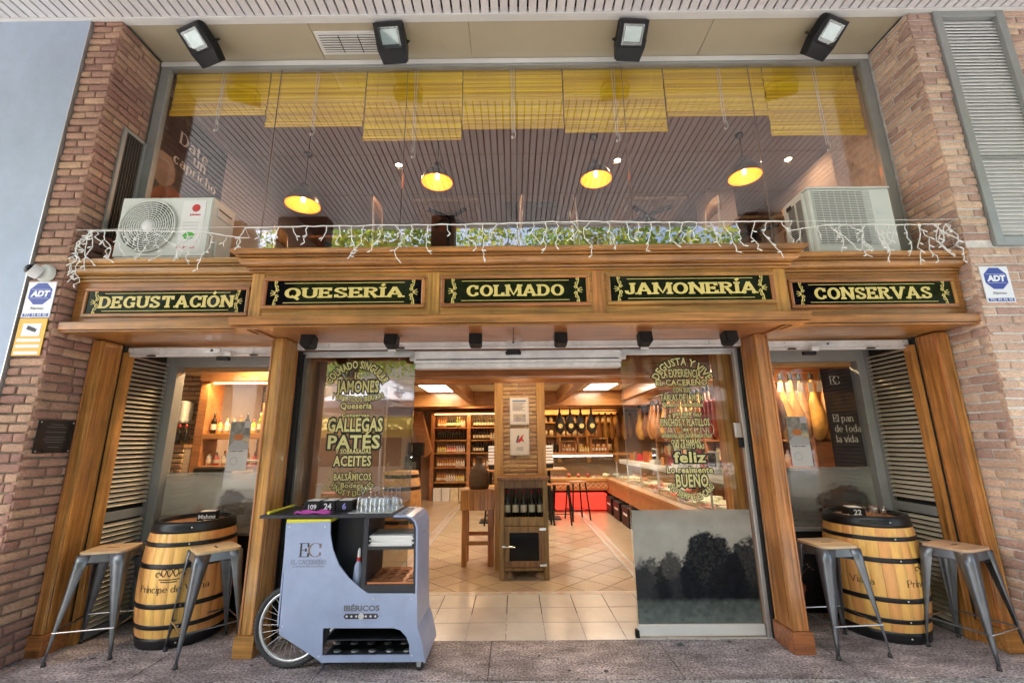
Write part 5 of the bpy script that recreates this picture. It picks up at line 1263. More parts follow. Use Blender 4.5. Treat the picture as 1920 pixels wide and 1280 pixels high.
# ---------------------------------------------------------------- brick pillar with notices
pi_ = T('brick_pillar', 'oak cornered brick pillar inside the entrance carrying two framed notices', 'pillar', (.08, 6.1, 0))
MB().box(-.15, .31, 6.125, 6.55, 0, 2.40).build('mortar_core', mortar, pi_)
bricks(pi_, (-.15, 6.105), (1, 0), (0, -1), .46, .9, 2.39, pitch=.058, blen=.2, depth=.04, meshes=BRI, hj=.008, vj=.008)
for a, b in ((-.27, -.15), (.31, .425)): MB().box(a, b, 6.085, 6.6, 0, 2.40).build('corner_board', pillar_w, pi_, bevel=.005)
for nm, z0, z1 in (('upper', 1.825, 2.195), ('lower', 1.42, 1.775)):
    t = T('framed_notice', f'white framed notice on the brick pillar, {nm} one', 'notice', (.07, 6.08, z0))
    MB().box(-.06, .205, 6.068, 6.09, z0, z1).build('frame', trim_w, t, bevel=.003)
    MB().box(-.04, .185, 6.065, 6.0675, z0+.02, z1-.02).build('sheet', paper, t)
    if nm == 'upper':
        MB().box(-.02, .165, 6.063, 6.0645, z1-.06, z1-.04).build('heading', pm('blue_ink', (.1, .2, .4), .5), t)
        for k in range(7): MB().box(-.02, .15-.02*(k % 3), 6.063, 6.0645, z1-.085-k*.016, z1-.079-k*.016).build('text_line', grey_ink, t)
        print_sheet('photo', (-.01, 6.063, z0+.04), (.17, 0, 0), (0, 0, .1), 24, 16, lambda U, Vv: np.stack([.2+.5*fbm(U*6, Vv*5, 1), .2+.45*fbm(U*6, Vv*5, 1), .2+.42*fbm(U*6, Vv*5, 2)], -1), print_m, t)
    else:
        MB().prism([(.05, z0+.2), (.09, z0+.24), (.13, z0+.28), (.11, z0+.22), (.14, z0+.17), (.095, z0+.19), (.06, z0+.16)], 'y', 6.063, 6.0645).build('red_mark', red_p, t)
        MB().prism([(.02, z0+.17), (.05, z0+.27), (.07, z0+.25), (.045, z0+.16)], 'y', 6.063, 6.0645).build('grey_mark', grey_ink, t)
        for k in range(3): MB().box(.03, .12, 6.063, 6.0645, z0+.1-k*.016, z0+.105-k*.016).build('text_line', grey_ink, t)

# ---------------------------------------------------------------- old icebox cabinet with bottles
cb = T('icebox_cabinet', 'old dark wooden icebox cabinet with wire upper shelf and glazed door', 'cabinet', (.11, 5.85, 0))
x0, x1, y0, y1 = -.19, .405, 5.66, 6.06
for x in (x0, x1-.06):
    for y in (y0, y1-.06): MB().box(x, x+.06, y, y+.06, 0, 1.13).build('leg', wood_old, cb, bevel=.006)
MB().box(x0-.03, x1+.03, y0-.03, y1, 1.131, 1.17).build('top', wood_old, cb, bevel=.008)
MB().box(x0+.06, x1-.06, y0+.01, y0+.05, 1.04, 1.13).build('rail', wood_old, cb, bevel=.004); MB().box(x0+.06, x1-.06, y0+.01, y0+.05, .60, .70).build('rail', wood_old, cb, bevel=.004)
MB().box(x0+.06, x1-.06, y0+.02, y0+.05, .10, .14).build('rail', wood_old, cb, bevel=.004)
MB().box(x0+.01, x1-.01, y0+.06, y1-.01, .66, .69).build('shelf', wood_old, cb); MB().box(x0+.01, x1-.01, y1-.03, y1-.01, .1, 1.12).build('back', wood_old, cb); MB().box(x0+.01, x1-.01, y0+.06, y1-.01, .12, .14).build('floor', wood_old, cb)
for x in (x0+.02, x1-.035): MB().box(x, x+.015, y0+.06, y1-.06, .14, 1.12).build('side', wood_old, cb)
d = MB().box(x0+.06, x1-.06, y0-.012, y0+.012, .15, .215).build('door', wood_old, cb, bevel=.004)
MB().box(x0+.06, x1-.06, y0-.012, y0+.012, .53, .595).build('door_rail', wood_old, d, bevel=.004)
for x in (x0+.06, x1-.12): MB().box(x, x+.06, y0-.012, y0+.012, .215, .53).build('door_stile', wood_old, d, bevel=.004)
MB().box(x0+.12, x1-.12, y0-.004, y0+.004, .215, .53).build('door_glass', sign_blk, d)
MB().box(x0+.03, x0+.075, y0-.03, y0-.013, .365, .39).build('latch', chrome, d, bevel=.003); MB().tube([(x0+.06, y0-.035, .378), (x0+.19, y0-.04, .374)], .009, 8).build('latch_handle', chrome, d)
for z in (.17, .57): MB().box(x1-.115, x1-.03, y0-.028, y0-.013, z-.014, z+.014).build('hinge', chrome, d, bevel=.003)
for k in range(12): MB().tube([(x0+.08+k*.04, y0+.03, .70), (x0+.08+k*.04, y0+.03, 1.04)], .0015, 4, cap=False).build('wire', steel, cb)
def bottle(h, r, body, cap, lab, name='wine_bottle', n=12, lz=(.18, .45)):
    bm = MB(); bm.lathe([(0, 0), (r, 0), (r, h*.56), (r*.93, h*.62), (r*.42, h*.74), (r*.38, h*.86)], n, mi=0)
    bm.lathe([(r*.42, h*.85), (r*.42, h), (0, h)], n, mi=1); bm.lathe([(r*1.02, h*lz[0]), (r*1.02, h*lz[1])], n, mi=2)
    return bm.mesh(name, [body, cap, lab])
bt = bottle(.32, .038, wine_g, wine_r, label_m)
for k in range(5): o = put('liqueur_bottle', bt, label=f'dark bottle with red cap and pale label in the icebox cabinet, {ORD[k]} from the left', cat='bottle', group='bottles in the icebox cabinet'); o.location = (x0+.095+k*.102, y0+.12, .691)
# butcher block with demijohn
bb = T('butcher_block', 'square wooden butcher block on four legs left of the icebox cabinet', 'butcher block', (-.5, 6.43, 0))
MB().box(-.735, -.275, 6.24, 6.62, .70, .965).build('block', wood_v, bb, bevel=.008)
for k in range(5): MB().box(-.735+.46*k/5+.09, -.735+.46*k/5+.094, 6.238, 6.2396, .70, .965).build('glue_joint', dark_gap, bb)
for x in (-.715, -.365):
    for y in (6.26, 6.53): MB().box(x, x+.07, y, y+.07, 0, .70).build('leg', wood_v, bb, bevel=.004)
MB().box(-.645, -.365, 6.275, 6.30, .26, .31).build('stretcher', wood_h, bb); MB().box(-.645, -.365, 6.55, 6.58, .33, .38).build('stretcher', wood_h, bb)
t = T('demijohn', 'dark wicker covered demijohn on the butcher block', 'demijohn', (-.5, 6.42, .966))
MB().lathe([(0, 0), (.13, 0), (.142, .05), (.145, .15), (.13, .23), (.085, .29), (.04, .33), (.032, .40), (.04, .405), (.04, .43), (.03, .435), (0, .435)], 24, (-.5, 6.42, .966)).build('body', cork, t)

# ---------------------------------------------------------------- wine rack on the far left
wr = T('wine_rack', 'tall oak wall rack full of bottles at the far left of the shop', 'rack', (-1.3, 13.1, 0))
RX0, RXM, RX1, RY0, RY1 = -2.3, -1.33, -.40, 12.95, 13.3
for x in (RX0-.12, RXM-.04, RX1): MB().box(x, x+.1, RY0-.01, RY1, 0, 2.52).build('upright', wood_in, wr)
MB().box(RX0, RX1, RY1-.02, RY1, 0, 2.52).build('back', wood_old, wr)
shz = [.50, .90, 1.30, 1.66, 2.02]
for z in shz: MB().box(RX0, RX1, RY0, RY1-.02, z-.03, z).build('shelf', wood_in, wr)
MB().box(RX0-.1, RX1+.1, RY0-.2, RY1, 2.40, 2.46).build('canopy', wood_in, wr)
ls = MB().box(RX0, RX1, RY0-.12, RY0-.08, 2.385, 2.398).build('light_strip', strip_gl, wr); area(wr, (RX0+RX1)/2, RY0-.25, 2.36, 1.8, .1, 9, (1, .6, .25), (rad(25), 0, 0))
kinds = [bottle(.30, .037, wine_g, wine_g, label_m), bottle(.31, .037, wine_g, wine_r, wine_g), bottle(.26, .036, amber, wine_r, label_m), bottle(.2, .038, pm('clear_yellow', (.75, .62, .12), .2), red_p, label_m), bottle(.2, .038, pm('clear_pink', (.7, .2, .22), .2), paper, label_m), bottle(.2, .038, pm('clear_violet', (.5, .45, .62), .2), paper, label_m), bottle(.3, .037, pm('green_bottle', (.2, .28, .06), .2), gold, label_m), bottle(.22, .038, pm('clear_white', (.7, .62, .55), .2), amber, label_m)]
rows_ = [(2.02, 'top', [2, 2, 0, 0, 6, 7, 7, 7, 7], [0]*7), (1.66, 'second', [1]*8+[0], [0, 0, 0, 7, 0, 0, 0]), (1.30, 'third', [3, 3, 4, 4, 5, 5, 5, 5], [0, 0, 1, 1, 0, 0, 1]), (.90, 'fourth', [2, 2, 2, 2, 7, 7, 7, 7, 7], [2, 2, 7, 7]), (.50, 'lowest', [2, 2, 7, 7, 3, 3, 2, 2], [1, 1, 2])]
for z, nm, A, B in rows_:
    A = [q for q in A for _ in (0, 1)][:12]; B = [q for q in B for _ in (0, 1)][:9]
    for (a, b, L, side) in ((RX0+.06, RXM-.1, A, 'left'), (RXM+.12, RX1-.06, B, 'right')):
        for k, q in enumerate(L):
            o = put('rack_bottle', kinds[q], label=f'bottle on the {nm} shelf, {side} half of the far wine rack, {ORD[k]} from the left', cat='bottle', group=f'{nm} shelf bottles of the wine rack, {side} half'); o.location = (a+(b-a)*(k+.5)/len(L), RY0+.09, z+.001)
for k in range(4):
    o = MB().box(-.11, .11, -.1, .1, 0, .34).build('wine_carton', paper if k < 2 else cheese, label=f'upright wine carton on the floor under the wine rack, {ORD[k]} from the left', cat='carton', group='cartons under the wine rack'); o.location = (RX0+.13+k*.24, RY0-.02, 0)
# stair flank
st('stair_flank', MB().prism([(12.0, 0), (13.3, 0), (13.3, 2.5), (12.0, 2.5)], 'x', -4.4, -2.9), wall_pk)
sb = T('stair_string', 'sloping oak stair string in front of the pink wall at the far left', 'stair', (-2.7, 12.6, 0)); MB().add([(-3.05, 12.4, 2.45), (-2.6, 12.4, 2.45), (-2.28, 12.4, 1.35), (-2.45, 12.4, 1.2), (-3.05, 12.62, 2.45), (-2.6, 12.62, 2.45), (-2.28, 12.62, 1.35), (-2.45, 12.62, 1.2)], [(0, 3, 2, 1), (4, 5, 6, 7), (0, 1, 5, 4), (1, 2, 6, 5), (2, 3, 7, 6), (3, 0, 4, 7)]).build('string_board', wood_in, sb, bevel=.004)
MB().add([(-3.3, 12.45, 2.45), (-3.05, 12.45, 2.45), (-2.45, 12.45, 1.2), (-3.3, 12.45, 1.2)], [(0, 3, 2, 1)]).build('stair_panel', wall_pk, sb)
# barrel standing inside at the left
t = T('indoor_barrel', 'oak barrel with black hoop inside the shop behind the left glass door', 'barrel', (-1.85, 8.6, 0))
MB().lathe([(.0, 0), (.29, 0), (.35, .3), (.36, .55), (.35, .8), (.29, 1.1), (0, 1.1)], 28, (-2.03, 8.2, 0)).build('staves', wood_in, t)
for z, r in ((.08, .31), (.28, .352), (.82, .352), (1.02, .312)): MB().lathe([(r, -.03), (r+.004, 0), (r, .03)], 28, (-2.03, 8.2, z)).build('hoop', hoop_m, t)
t = T('coffee_machine', 'black drinks machine beside the wine rack', 'machine', (-2.75, 12.3, 0)); MB().box(-2.95, -2.55, 12.0, 12.35, 0, 1.25).build('body', black, t, bevel=.02); MB().box(-2.9, -2.6, 11.99, 11.998, .9, 1.1).build('panel', steel, t); MB().box(-2.85, -2.45, 12.0, 12.3, 1.26, 1.6).build('sign_box', black_m, t, bevel=.02)

# ---------------------------------------------------------------- high tables with stools in the middle
def high_table(x, y, label):
    t = T('high_table', label, 'table', (x, y, 0)); MB().box(x-.35, x+.35, y-.35, y+.35, 1.0, 1.03).build('table_top', wood_in, t, bevel=.004); MB().tube([(x, y, .02), (x, y, 1.0)], .035, 12).build('column', black, t); MB().box(x-.22, x+.22, y-.22, y+.22, 0, .02).build('base', black, t); return t
high_table(.75, 9.95, 'high wooden table with black column right of the brick pillar'); high_table(-.5, 9.6, 'high wooden table with black column behind the butcher block')
for x, y in ((.72, 9.95), (-.42, 9.6)):
    t = T('menu_rack', f'white card rack standing on the high table {"right" if x > 0 else "left"} of the pillar', 'card rack', (x, y, 1.031))
    MB().box(x-.12, x+.12, y-.05, y+.05, 1.031, 1.12).build('holder', black, t)
    for k in range(6): MB().box(x-.13, x+.13, y-.06+k*.004, y-.057+k*.004, 1.14+k*.065, 1.19+k*.065).build('card', paper, t)
def dark_stool(x, y, rz, label):
    t = T('dark_stool', label, 'stool', (x, y, 0), rz, group='dark stools inside the shop')
    MB().box(-.17, .17, -.17, .17, .74, .765).build('seat', wood_in, t, bevel=.004, local=True)
    for sx in (-1, 1):
        for sy in (-1, 1): MB().tube([(sx*.14, sy*.14, .74), (sx*.2, sy*.2, 0)], .017, 6).build('leg', black, t, local=True)
    for sx in (-1, 1): MB().tube([(sx*.185, -.185, .2), (sx*.185, .185, .2)], .008, 5).build('foot_rail', black, t, local=True); MB().tube([(-.185, sx*.185, .2), (.185, sx*.185, .2)], .008, 5).build('foot_rail', black, t, local=True)
dark_stool(.55, 9.3, .1, 'dark legged stool with wooden seat nearest the brick pillar'); dark_stool(.95, 9.35, -.2, 'dark legged stool with wooden seat, middle one by the high table'); dark_stool(1.32, 9.8, .3, 'dark legged stool with wooden seat nearest the deli counter'); dark_stool(-.35, 9.0, .3, 'dark legged stool behind the butcher block')

# ---------------------------------------------------------------- deli counter: back run and right run
dc = T('deli_counter', 'L shaped oak deli counter with glass display case', 'counter', (2, 10.5, 0))
CZ = .73
MB().box(.5, 2.35, 10.9, 11.5, CZ-.06, CZ).build('counter_top', wood_in, dc, bevel=.006); MB().box(2.2, 2.95, 4.95, 11.5, CZ-.06, CZ+.001).build('counter_top', wood_in, dc, bevel=.006)
MB().box(.5, 2.3, 10.93, 11.4, .46, CZ-.06).build('apron', wood_in, dc); MB().box(2.22, 2.9, 4.98, 11.4, .40, CZ-.06).build('apron', wood_in, dc)
for k in range(14):
    for a in (-1, 1): MB().tube([(.55+k*.12, 10.925, .57-a*.06), (.67+k*.12, 10.925, .57+a*.06)], .006, 4, cap=False).build('lattice_strip', cheese, dc)
MB().box(.5, 2.35, 11.1, 11.4, 0, .46).build('base', black_m, dc); MB().box(2.5, 2.9, 4.98, 11.4, 0, .40).build('base', black_m, dc)
# glass display on top
MB().box(.5, 2.45, 11.05, 11.06, CZ, 1.25).build('front_glass', gl_case, dc); MB().box(2.38, 2.39, 5.0, 11.05, CZ, 1.1).build('front_glass', gl_case, dc)
MB().box(.5, 2.9, 11.06, 11.5, 1.26, 1.31).build('display_top', wood_in, dc, bevel=.004); MB().box(2.36, 2.6, 5.0, 11.05, 1.1, 1.112).build('glass_shelf', gl_case, dc)
MB().box(2.55, 2.95, 5.0, 11.05, 1.115, 1.16).build('display_top', trim_w, dc)
MB().box(.6, 2.4, 11.1, 11.13, 1.235, 1.255).build('light_strip', cool_gl, dc); area(dc, 1.5, 11.2, 1.22, 1.7, .1, 5, (1, .92, .8)); area(dc, 2.65, 8.0, 1.09, .12, 5.5, 14, (1, .92, .8))
MB().box(2.42, 2.93, 5.0, 11.0, CZ+.002, CZ+.01).build('display_deck', trim_w, dc)
for y in (5.6, 6.6, 7.6, 8.6, 9.6, 10.6): MB().box(2.375, 2.395, y-.01, y+.01, CZ, 1.12).build('glass_post', alu, dc)
rg = random.Random(21)
def item(name, label, cat, me, loc, rz=0, group=None, sc=1):
    o = put(name, me, label=label, cat=cat, group=group); o.location = loc; o.rotation_euler = (0, 0, rz); o.scale = (sc, sc, sc); return o
ch_me = MB().lathe([(0, 0), (.085, 0), (.095, .02), (.095, .06), (.085, .08), (0, .08)], 18).mesh('round_cheese', cheese)
mt_me = MB().lathe([(0, -.09), (.03, -.08), (.045, -.04), (.045, .04), (.03, .08), (0, .09)], 12, M=Matrix.Translation((0, 0, .045)) @ Matrix.Rotation(pi/2, 4, 'X')).mesh('cured_sausage', meat_r)
tr_me = MB().prism([(-.1, -.13), (.1, -.13), (.1, .13), (-.1, .13)], 'z', 0, .02).prism([(-.085, -.115), (.085, -.115), (.085, .115), (-.085, .115)], 'z', .0202, .035, mi=1).mesh('meat_tray', [white_p, meat_r])
tc_me = MB().prism([(-.1, -.13), (.1, -.13), (.1, .13), (-.1, .13)], 'z', 0, .02).prism([(-.085, -.115), (.085, -.115), (.085, .115), (-.085, .115)], 'z', .0202, .04, mi=1).mesh('cheese_tray', [white_p, cheese])
y = 5.15
while y < 10.9:
    for x in (2.50, 2.70, 2.86):
        q = rg.choice([0, 0, 1, 2, 3, 3]); where = f'{ORD[int((y-5.15)/.2+.5)]} place from the door, {"front" if x < 2.6 else "middle" if x < 2.8 else "rear"} file'
        nm, me, lb, ct_ = [('round_cheese', ch_me, f'pale cheese wheel in the deli display, {where}', 'cheese'), ('cured_sausage', mt_me, f'cured sausage in the deli display, {where}', 'sausage'), ('meat_tray', tr_me, f'white tray of red meat in the deli display, {where}', 'tray'), ('cheese_tray', tc_me, f'white tray of pale cheese in the deli display, {where}', 'tray')][q]
        item(nm, lb, ct_, me, (x+rg.uniform(-.02, .02), y, CZ+.011), rg.uniform(-.2, .2), nm.replace('_', ' ')+'s in the deli display')
    y += .2
pt_me = MB().prism([(-.035, 0), (.035, 0), (.035, .05), (-.035, .05)], 'y', -.002, .002).mesh('price_card', paper)
for k in range(12): item('price_card', f'small white price card in the right run of the deli display, {ORD[k]} from the door', 'price card', pt_me, (2.46, 5.3+k*.46, CZ+.012), pi/2, 'price cards in the deli display')
for k in range(8):
    q = rg.choice([0, 1, 2]); nm, me, lb, ct_ = [('round_cheese', ch_me, f'pale cheese wheel in the back run of the deli display, {ORD[k]} item from the left', 'cheese'), ('cured_sausage', mt_me, f'cured sausage in the back run of the deli display, {ORD[k]} item from the left', 'sausage'), ('meat_tray', tr_me, f'tray of red meat in the back display run, {ORD[k]} item from the left', 'tray')][q]
    item(nm, lb, ct_, me, (.65+k*.23, 11.25, CZ+.002), rg.uniform(-.2, .2), nm.replace('_', ' ')+'s in the back display', 1.0)
# scales on the right run
for k, yy in enumerate((7.4, 8.6, 6.1)):
    t = T('shop_scale', f'pale shop scale with tilted screen on the deli display, {["middle", "far", "near"][k]} one', 'scale', (2.75, yy, 1.16)); MB().box(2.6, 2.92, yy-.15, yy+.15, 1.161, 1.23).build('base', pale_ac, t, bevel=.01); MB().box(2.66, 2.70, yy-.13, yy+.13, 1.23, 1.45, M=None).build('screen', pale_ac, t, bevel=.006); MB().box(2.652, 2.659, yy-.11, yy+.11, 1.25, 1.43).build('display', sign_blk, t)
# back shelf with wooden crates of bottles
for k, (x, w, hh, q) in enumerate(((.95, .36, .42, 1), (1.35, .36, .3, 2), (1.74, .32, .42, 3), (2.12, .42, .36, 2))):
    t = T('bottle_crate', f'open wooden bottle crate on the deli display, {["leftmost", "second", "third", "rightmost"][k]}', 'crate', (x, 11.3, 1.31))
    for a, b, c, d in ((x-w/2, x+w/2, 1.311, 1.33), (x-w/2, x+w/2, 1.311+hh-.02, 1.311+hh)): MB().box(a, b, 11.15, 11.4, c, d).build('board', wood_in, t)
    for a in (x-w/2, x+w/2-.02): MB().box(a, a+.02, 11.15, 11.4, 1.33, 1.311+hh-.02).build('side', wood_in, t)
    for j in range(4 if w < .4 else 5):
        o = put('crate_bottle', kinds[q], label=f'bottle in the {["leftmost", "second", "third", "rightmost"][k]} wooden crate on the deli display, {ORD[j]} from its left', cat='bottle', group=f'bottles in crate {["leftmost", "second", "third", "rightmost"][k]}'); o.location = (x-w/2+.06+j*(w-.12)/(3 if w < .4 else 4), 11.22, 1.331); o.scale = (.85, .85, .85)
# back wall dresser behind the counter
dr_ = T('back_dresser', 'oak back dresser with shelves of jars behind the deli counter', 'dresser', (1.6, 13.1, 0))
MB().box(.4, 3.0, 13.25, 13.3, 1.0, 2.5).build('back', wood_old, dr_)
for z in (1.35, 1.75, 2.15): MB().box(.4, 3.0, 13.0, 13.25, z-.03, z).build('shelf', wood_in, dr_)
for x in (.4, 1.25, 2.1, 2.9): MB().box(x, x+.1, 12.98, 13.25, 1.0, 2.5).build('upright', wood_in, dr_)
MB().box(.4, 3.0, 12.85, 13.25, 2.35, 2.5).build('lit_pelmet', wood_in, dr_); area(dr_, 1.7, 12.7, 2.45, 2.4, .1, 12, (1, .6, .22), (rad(30), 0, 0))
jar = MB().lathe([(0, 0), (.06, 0), (.06, .12), (.05, .14), (.05, .16), (0, .16)], 12).mesh('jar', [cheese])
for z, nm in ((1.351, 'low'), (1.751, 'middle'), (2.151, 'high')):
    for k in range(14):
        x = .58+k*.17
        if abs((x-1.3)) < .07 or abs(x-2.15) < .07: continue
        item('jar', f'pale jar on the {nm} shelf of the back dresser, {ORD[k]} from the left', 'jar', jar, (x, 13.1, z), 0, f'jars on the {nm} dresser shelf')
# hams in black net with medallion
def teardrop(h, r): return [(.0, -h), (r*.35, -h*.97), (r*.8, -h*.86), (r, -h*.7), (r*.85, -h*.52), (r*.45, -h*.34), (r*.22, -h*.18), (r*.16, 0), (0, 0)]
for k in range(4):
    t = T('netted_ham', f'ham in black net with gold medallion hanging over the deli counter, {["first", "second", "third", "fourth"][k]} from the left', 'ham', (1.1+k*.25, 10.7, 2.37), group='netted hams over the counter')
    x = 1.09+k*.25; MB().lathe(teardrop(.62, .12), 16, (x, 10.6, 2.38)).build('net', net_b, t); MB().lathe([(.055, 0), (0, .002)], 16, M=Matrix.Translation((x, 10.475, 1.95)) @ Matrix.Rotation(pi/2, 4, 'X')).build('medallion', gold, t)
hm = bm = MB(); bm.lathe(teardrop(.75, .11), 12, mi=0); bm.lathe([(.028, .0), (.03, .06), (0, .1)], 8, mi=1); hmesh = bm.mesh('hanging_ham', [ham_y, black_m]); 
bm = MB(); bm.lathe(teardrop(.7, .10), 12, mi=0); bm.lathe([(.028, .0), (.03, .06), (0, .1)], 8, mi=1); hmesh2 = bm.mesh('hanging_ham', [ham_d, black_m])
hr = T('ham_rail', 'steel rail holding the row of hams over the right of the counter', 'rail', (4, 8, 2.5)); MB().tube([(3.05, 10.95, 2.52), (3.15, 5.15, 2.52)], .015, 8).build('tube', steel, hr); MB().tube([(2.2, 12.5, 2.42), (4.6, 12.5, 2.42)], .015, 8).build('tube', steel, hr)
for k in range(30): item('hanging_ham', f'cured ham hanging along the right run of the counter, {ORD[k]} from the far end', 'ham', rg.choice((hmesh, hmesh2)), (3.07+.003*k+rg.uniform(-.05, .05), 10.8-k*.19, 2.36), rg.uniform(0, 6), 'hams along the right run')
for k in range(13): item('hanging_ham', f'cured ham hanging on the back wall right of the dresser, {ORD[k]} from the left', 'ham', rg.choice((hmesh, hmesh2)), (2.4+k*.17, 12.5, 2.30), rg.uniform(0, 6), 'hams on the back wall', .9)
rs_ = MB().lathe([(0, -.45), (.035, -.42), (.04, -.2), (.035, -.03), (0, 0)], 10).mesh('red_sausage', meat_r)
for k in range(9): item('red_sausage', f'long red sausage hanging beside the hams near the right glass door, {ORD[k]} from the back', 'sausage', rs_, (2.95+.02*(k % 3), 6.9-k*.09, 2.2), 0, 'red sausages by the hams', 1.3)
# red cooler and black bins under the counter
o = MB().box(.95, 2.15, 10.75, 11.08, .05, .40).build('red_cooler', red_glow, bevel=.01, label='bright red drinks cooler under the back run of the counter', cat='cooler')
for k in range(5):
    t = T('black_bin', f'black lettered bin under the right run of the counter, {["nearest", "second", "third", "fourth", "farthest"][k]}', 'bin', (2.3, 7.4+k*.75, 0), group='black bins under the counter')
    MB().box(2.12, 2.45, 7.2+k*.75, 7.75+k*.75, 0, .36).build('body', black, t, bevel=.015); MB().box(2.115, 2.119, 7.3+k*.75, 7.6+k*.75, .2, .24).build('lettering_band', paper, t)

# ---------------------------------------------------------------- left bar corner seen through the left bay
bw_ = T('bar_brick_wall', None, None, kind='structure'); MB().box(-4.58, -3.98, 5.73, 5.85, 0, 2.7).build('mortar_core', mortar_d, bw_)
bricks(bw_, (-4.58, 5.71), (1, 0), (0, -1), .6, 1.6, 2.6, pitch=.062, blen=.22, depth=.04, meshes=BRI)
MB().box(-3.98, -3.2, 6.92, 7.0, 0, 2.7).build('mortar_core', mortar_d, bw_); bricks(bw_, (-3.95, 6.9), (1, 0), (0, -1), .7, 1.6, 2.6, pitch=.062, blen=.22, depth=.04, meshes=BRI)
MB().box(-3.2, -2.0, 6.9, 7.0, 0, 2.7).build('plaster_wall', wall_pk, bw_)
pt_ = T('brick_plinth', None, None, kind='structure'); MB().box(-4.58, -4.0, 5.45, 5.72, 0, 1.56).build('core', mortar_d, pt_); MB().box(-4.59, -3.99, 5.41, 5.725, 1.56, 1.6).build('slab_top', wood_old, pt_); bricks(pt_, (-4.58, 5.43), (1, 0), (0, -1), .58, .9, 1.56, pitch=.06, blen=.2, depth=.03, meshes=BRI)
bsf = T('bar_shelf', 'oak bar shelf frame with bottles seen through the left bay window', 'shelf', (-3.6, 5.7, 0))
MB().box(-3.99, -3.88, 5.55, 5.85, 0, 2.5).build('upright', wood_in, bsf, bevel=.004); MB().box(-3.17, -3.08, 5.55, 5.85, 0, 2.1).build('upright', wood_in, bsf, bevel=.004)
MB().box(-3.88, -3.17, 5.55, 5.85, 1.66, 1.73).build('board', wood_in, bsf, bevel=.004); MB().box(-3.88, -3.17, 5.55, 5.85, 1.3, 1.34).build('board', wood_in, bsf, bevel=.004)
MB().box(-3.98, -2.6, 5.5, 5.56, 2.38, 2.56).build('pelmet', wood_in, bsf, bevel=.004); MB().box(-3.88, -2.7, 5.62, 5.66, 2.36, 2.375).build('light_strip', strip_gl, bsf); area(bsf, -3.4, 5.5, 2.34, 1.0, .08, 12, (1, .6, .25), (rad(15), 0, 0))
for k in range(8): item('bar_bottle', f'spirit bottle on the upper board of the left bay bar shelf, {ORD[k]} from the left', 'bottle', rg.choice([kinds[0], kinds[2], kinds[3], kinds[6], kinds[7]]), (-3.82+k*.085, 5.64, 1.731), 0, 'bottles on the bar shelf', .85)
for k in range(7): item('bar_jar', f'small jar on the lower board of the left bay bar shelf, {ORD[k]} from the left', 'jar', kinds[rg.choice([4, 7, 2])], (-3.82+k*.095, 5.64, 1.341), 0, 'jars on the bar shelf', .8)
for k in range(4): item('counter_bottle', f'dark bottle on the brick plinth in the left bay, {ORD[k]} from the left', 'bottle', kinds[1], (-4.33+.085*k, 5.52, 1.601), 0, 'bottles on the brick plinth', .8)
t = T('paper_dispenser', 'white paper dispenser on the left bar corner wall', 'dispenser', (-4.3, 5.6, 1.9)); MB().box(-4.42, -4.14, 5.52, 5.705, 1.86, 2.14).build('case', pale_ac, t, bevel=.03); MB().box(-4.24, -4.22, 5.515, 5.519, 1.95, 2.03).build('slot', black, t)
bc = T('bar_counter', 'pale bar counter with glass case in the left bay', 'counter', (-2.9, 5.3, 0)); MB().box(-3.75, -2.3, 5.15, 5.45, 0, 1.1).build('body', trim_w, bc); MB().box(-3.77, -2.28, 5.13, 5.47, 1.1, 1.13).build('top', alu, bc); MB().box(-3.3, -2.32, 5.16, 5.17, 1.131, 1.4).build('case_glass', gl_case, bc); MB().box(-3.3, -2.32, 5.16, 5.44, 1.4, 1.415).build('case_top', alu, bc)
t = T('coffee_grinder', 'dark coffee machine on the bar counter', 'machine', (-3.55, 5.3, 1.13)); MB().box(-3.7, -3.36, 5.2, 5.42, 1.131, 1.34).build('body', black, t, bevel=.03); MB().box(-3.66, -3.4, 5.19, 5.198, 1.17, 1.24).build('panel', chrome, t)
# pots in the right bay background
t = T('bay_ham_rail', 'steel ham rail behind the right bay window', 'rail', (3.6, 5.5, 2.4)); MB().tube([(2.6, 5.5, 2.5), (4.6, 5.5, 2.5)], .012, 8).build('tube', steel, t)
for k, x in enumerate((2.75, 2.95, 3.26, 3.36, 3.5, 3.63, 3.74, 3.9)):
    item('bay_ham', f'yellow cured ham hanging behind the right bay window, {["first", "second", "third", "fourth", "fifth", "sixth", "seventh", "eighth"][k]} from the left', 'ham', hmesh, (x, 5.5+.03*(k % 3), 2.33), k*1.3, 'hams behind the right bay window')
    o = MB().box(-.035, .035, -.002, .002, -.06, .06).build('ham_tag', paper, label=f'white paper tag on the {["first", "second", "third", "fourth", "fifth", "sixth", "seventh", "eighth"][k]} ham from the left behind the right bay window', cat='tag', group='ham tags'); o.location = (x, 5.36, 2.22); o.rotation_euler = (.1, .1*(-1)**k, .2)

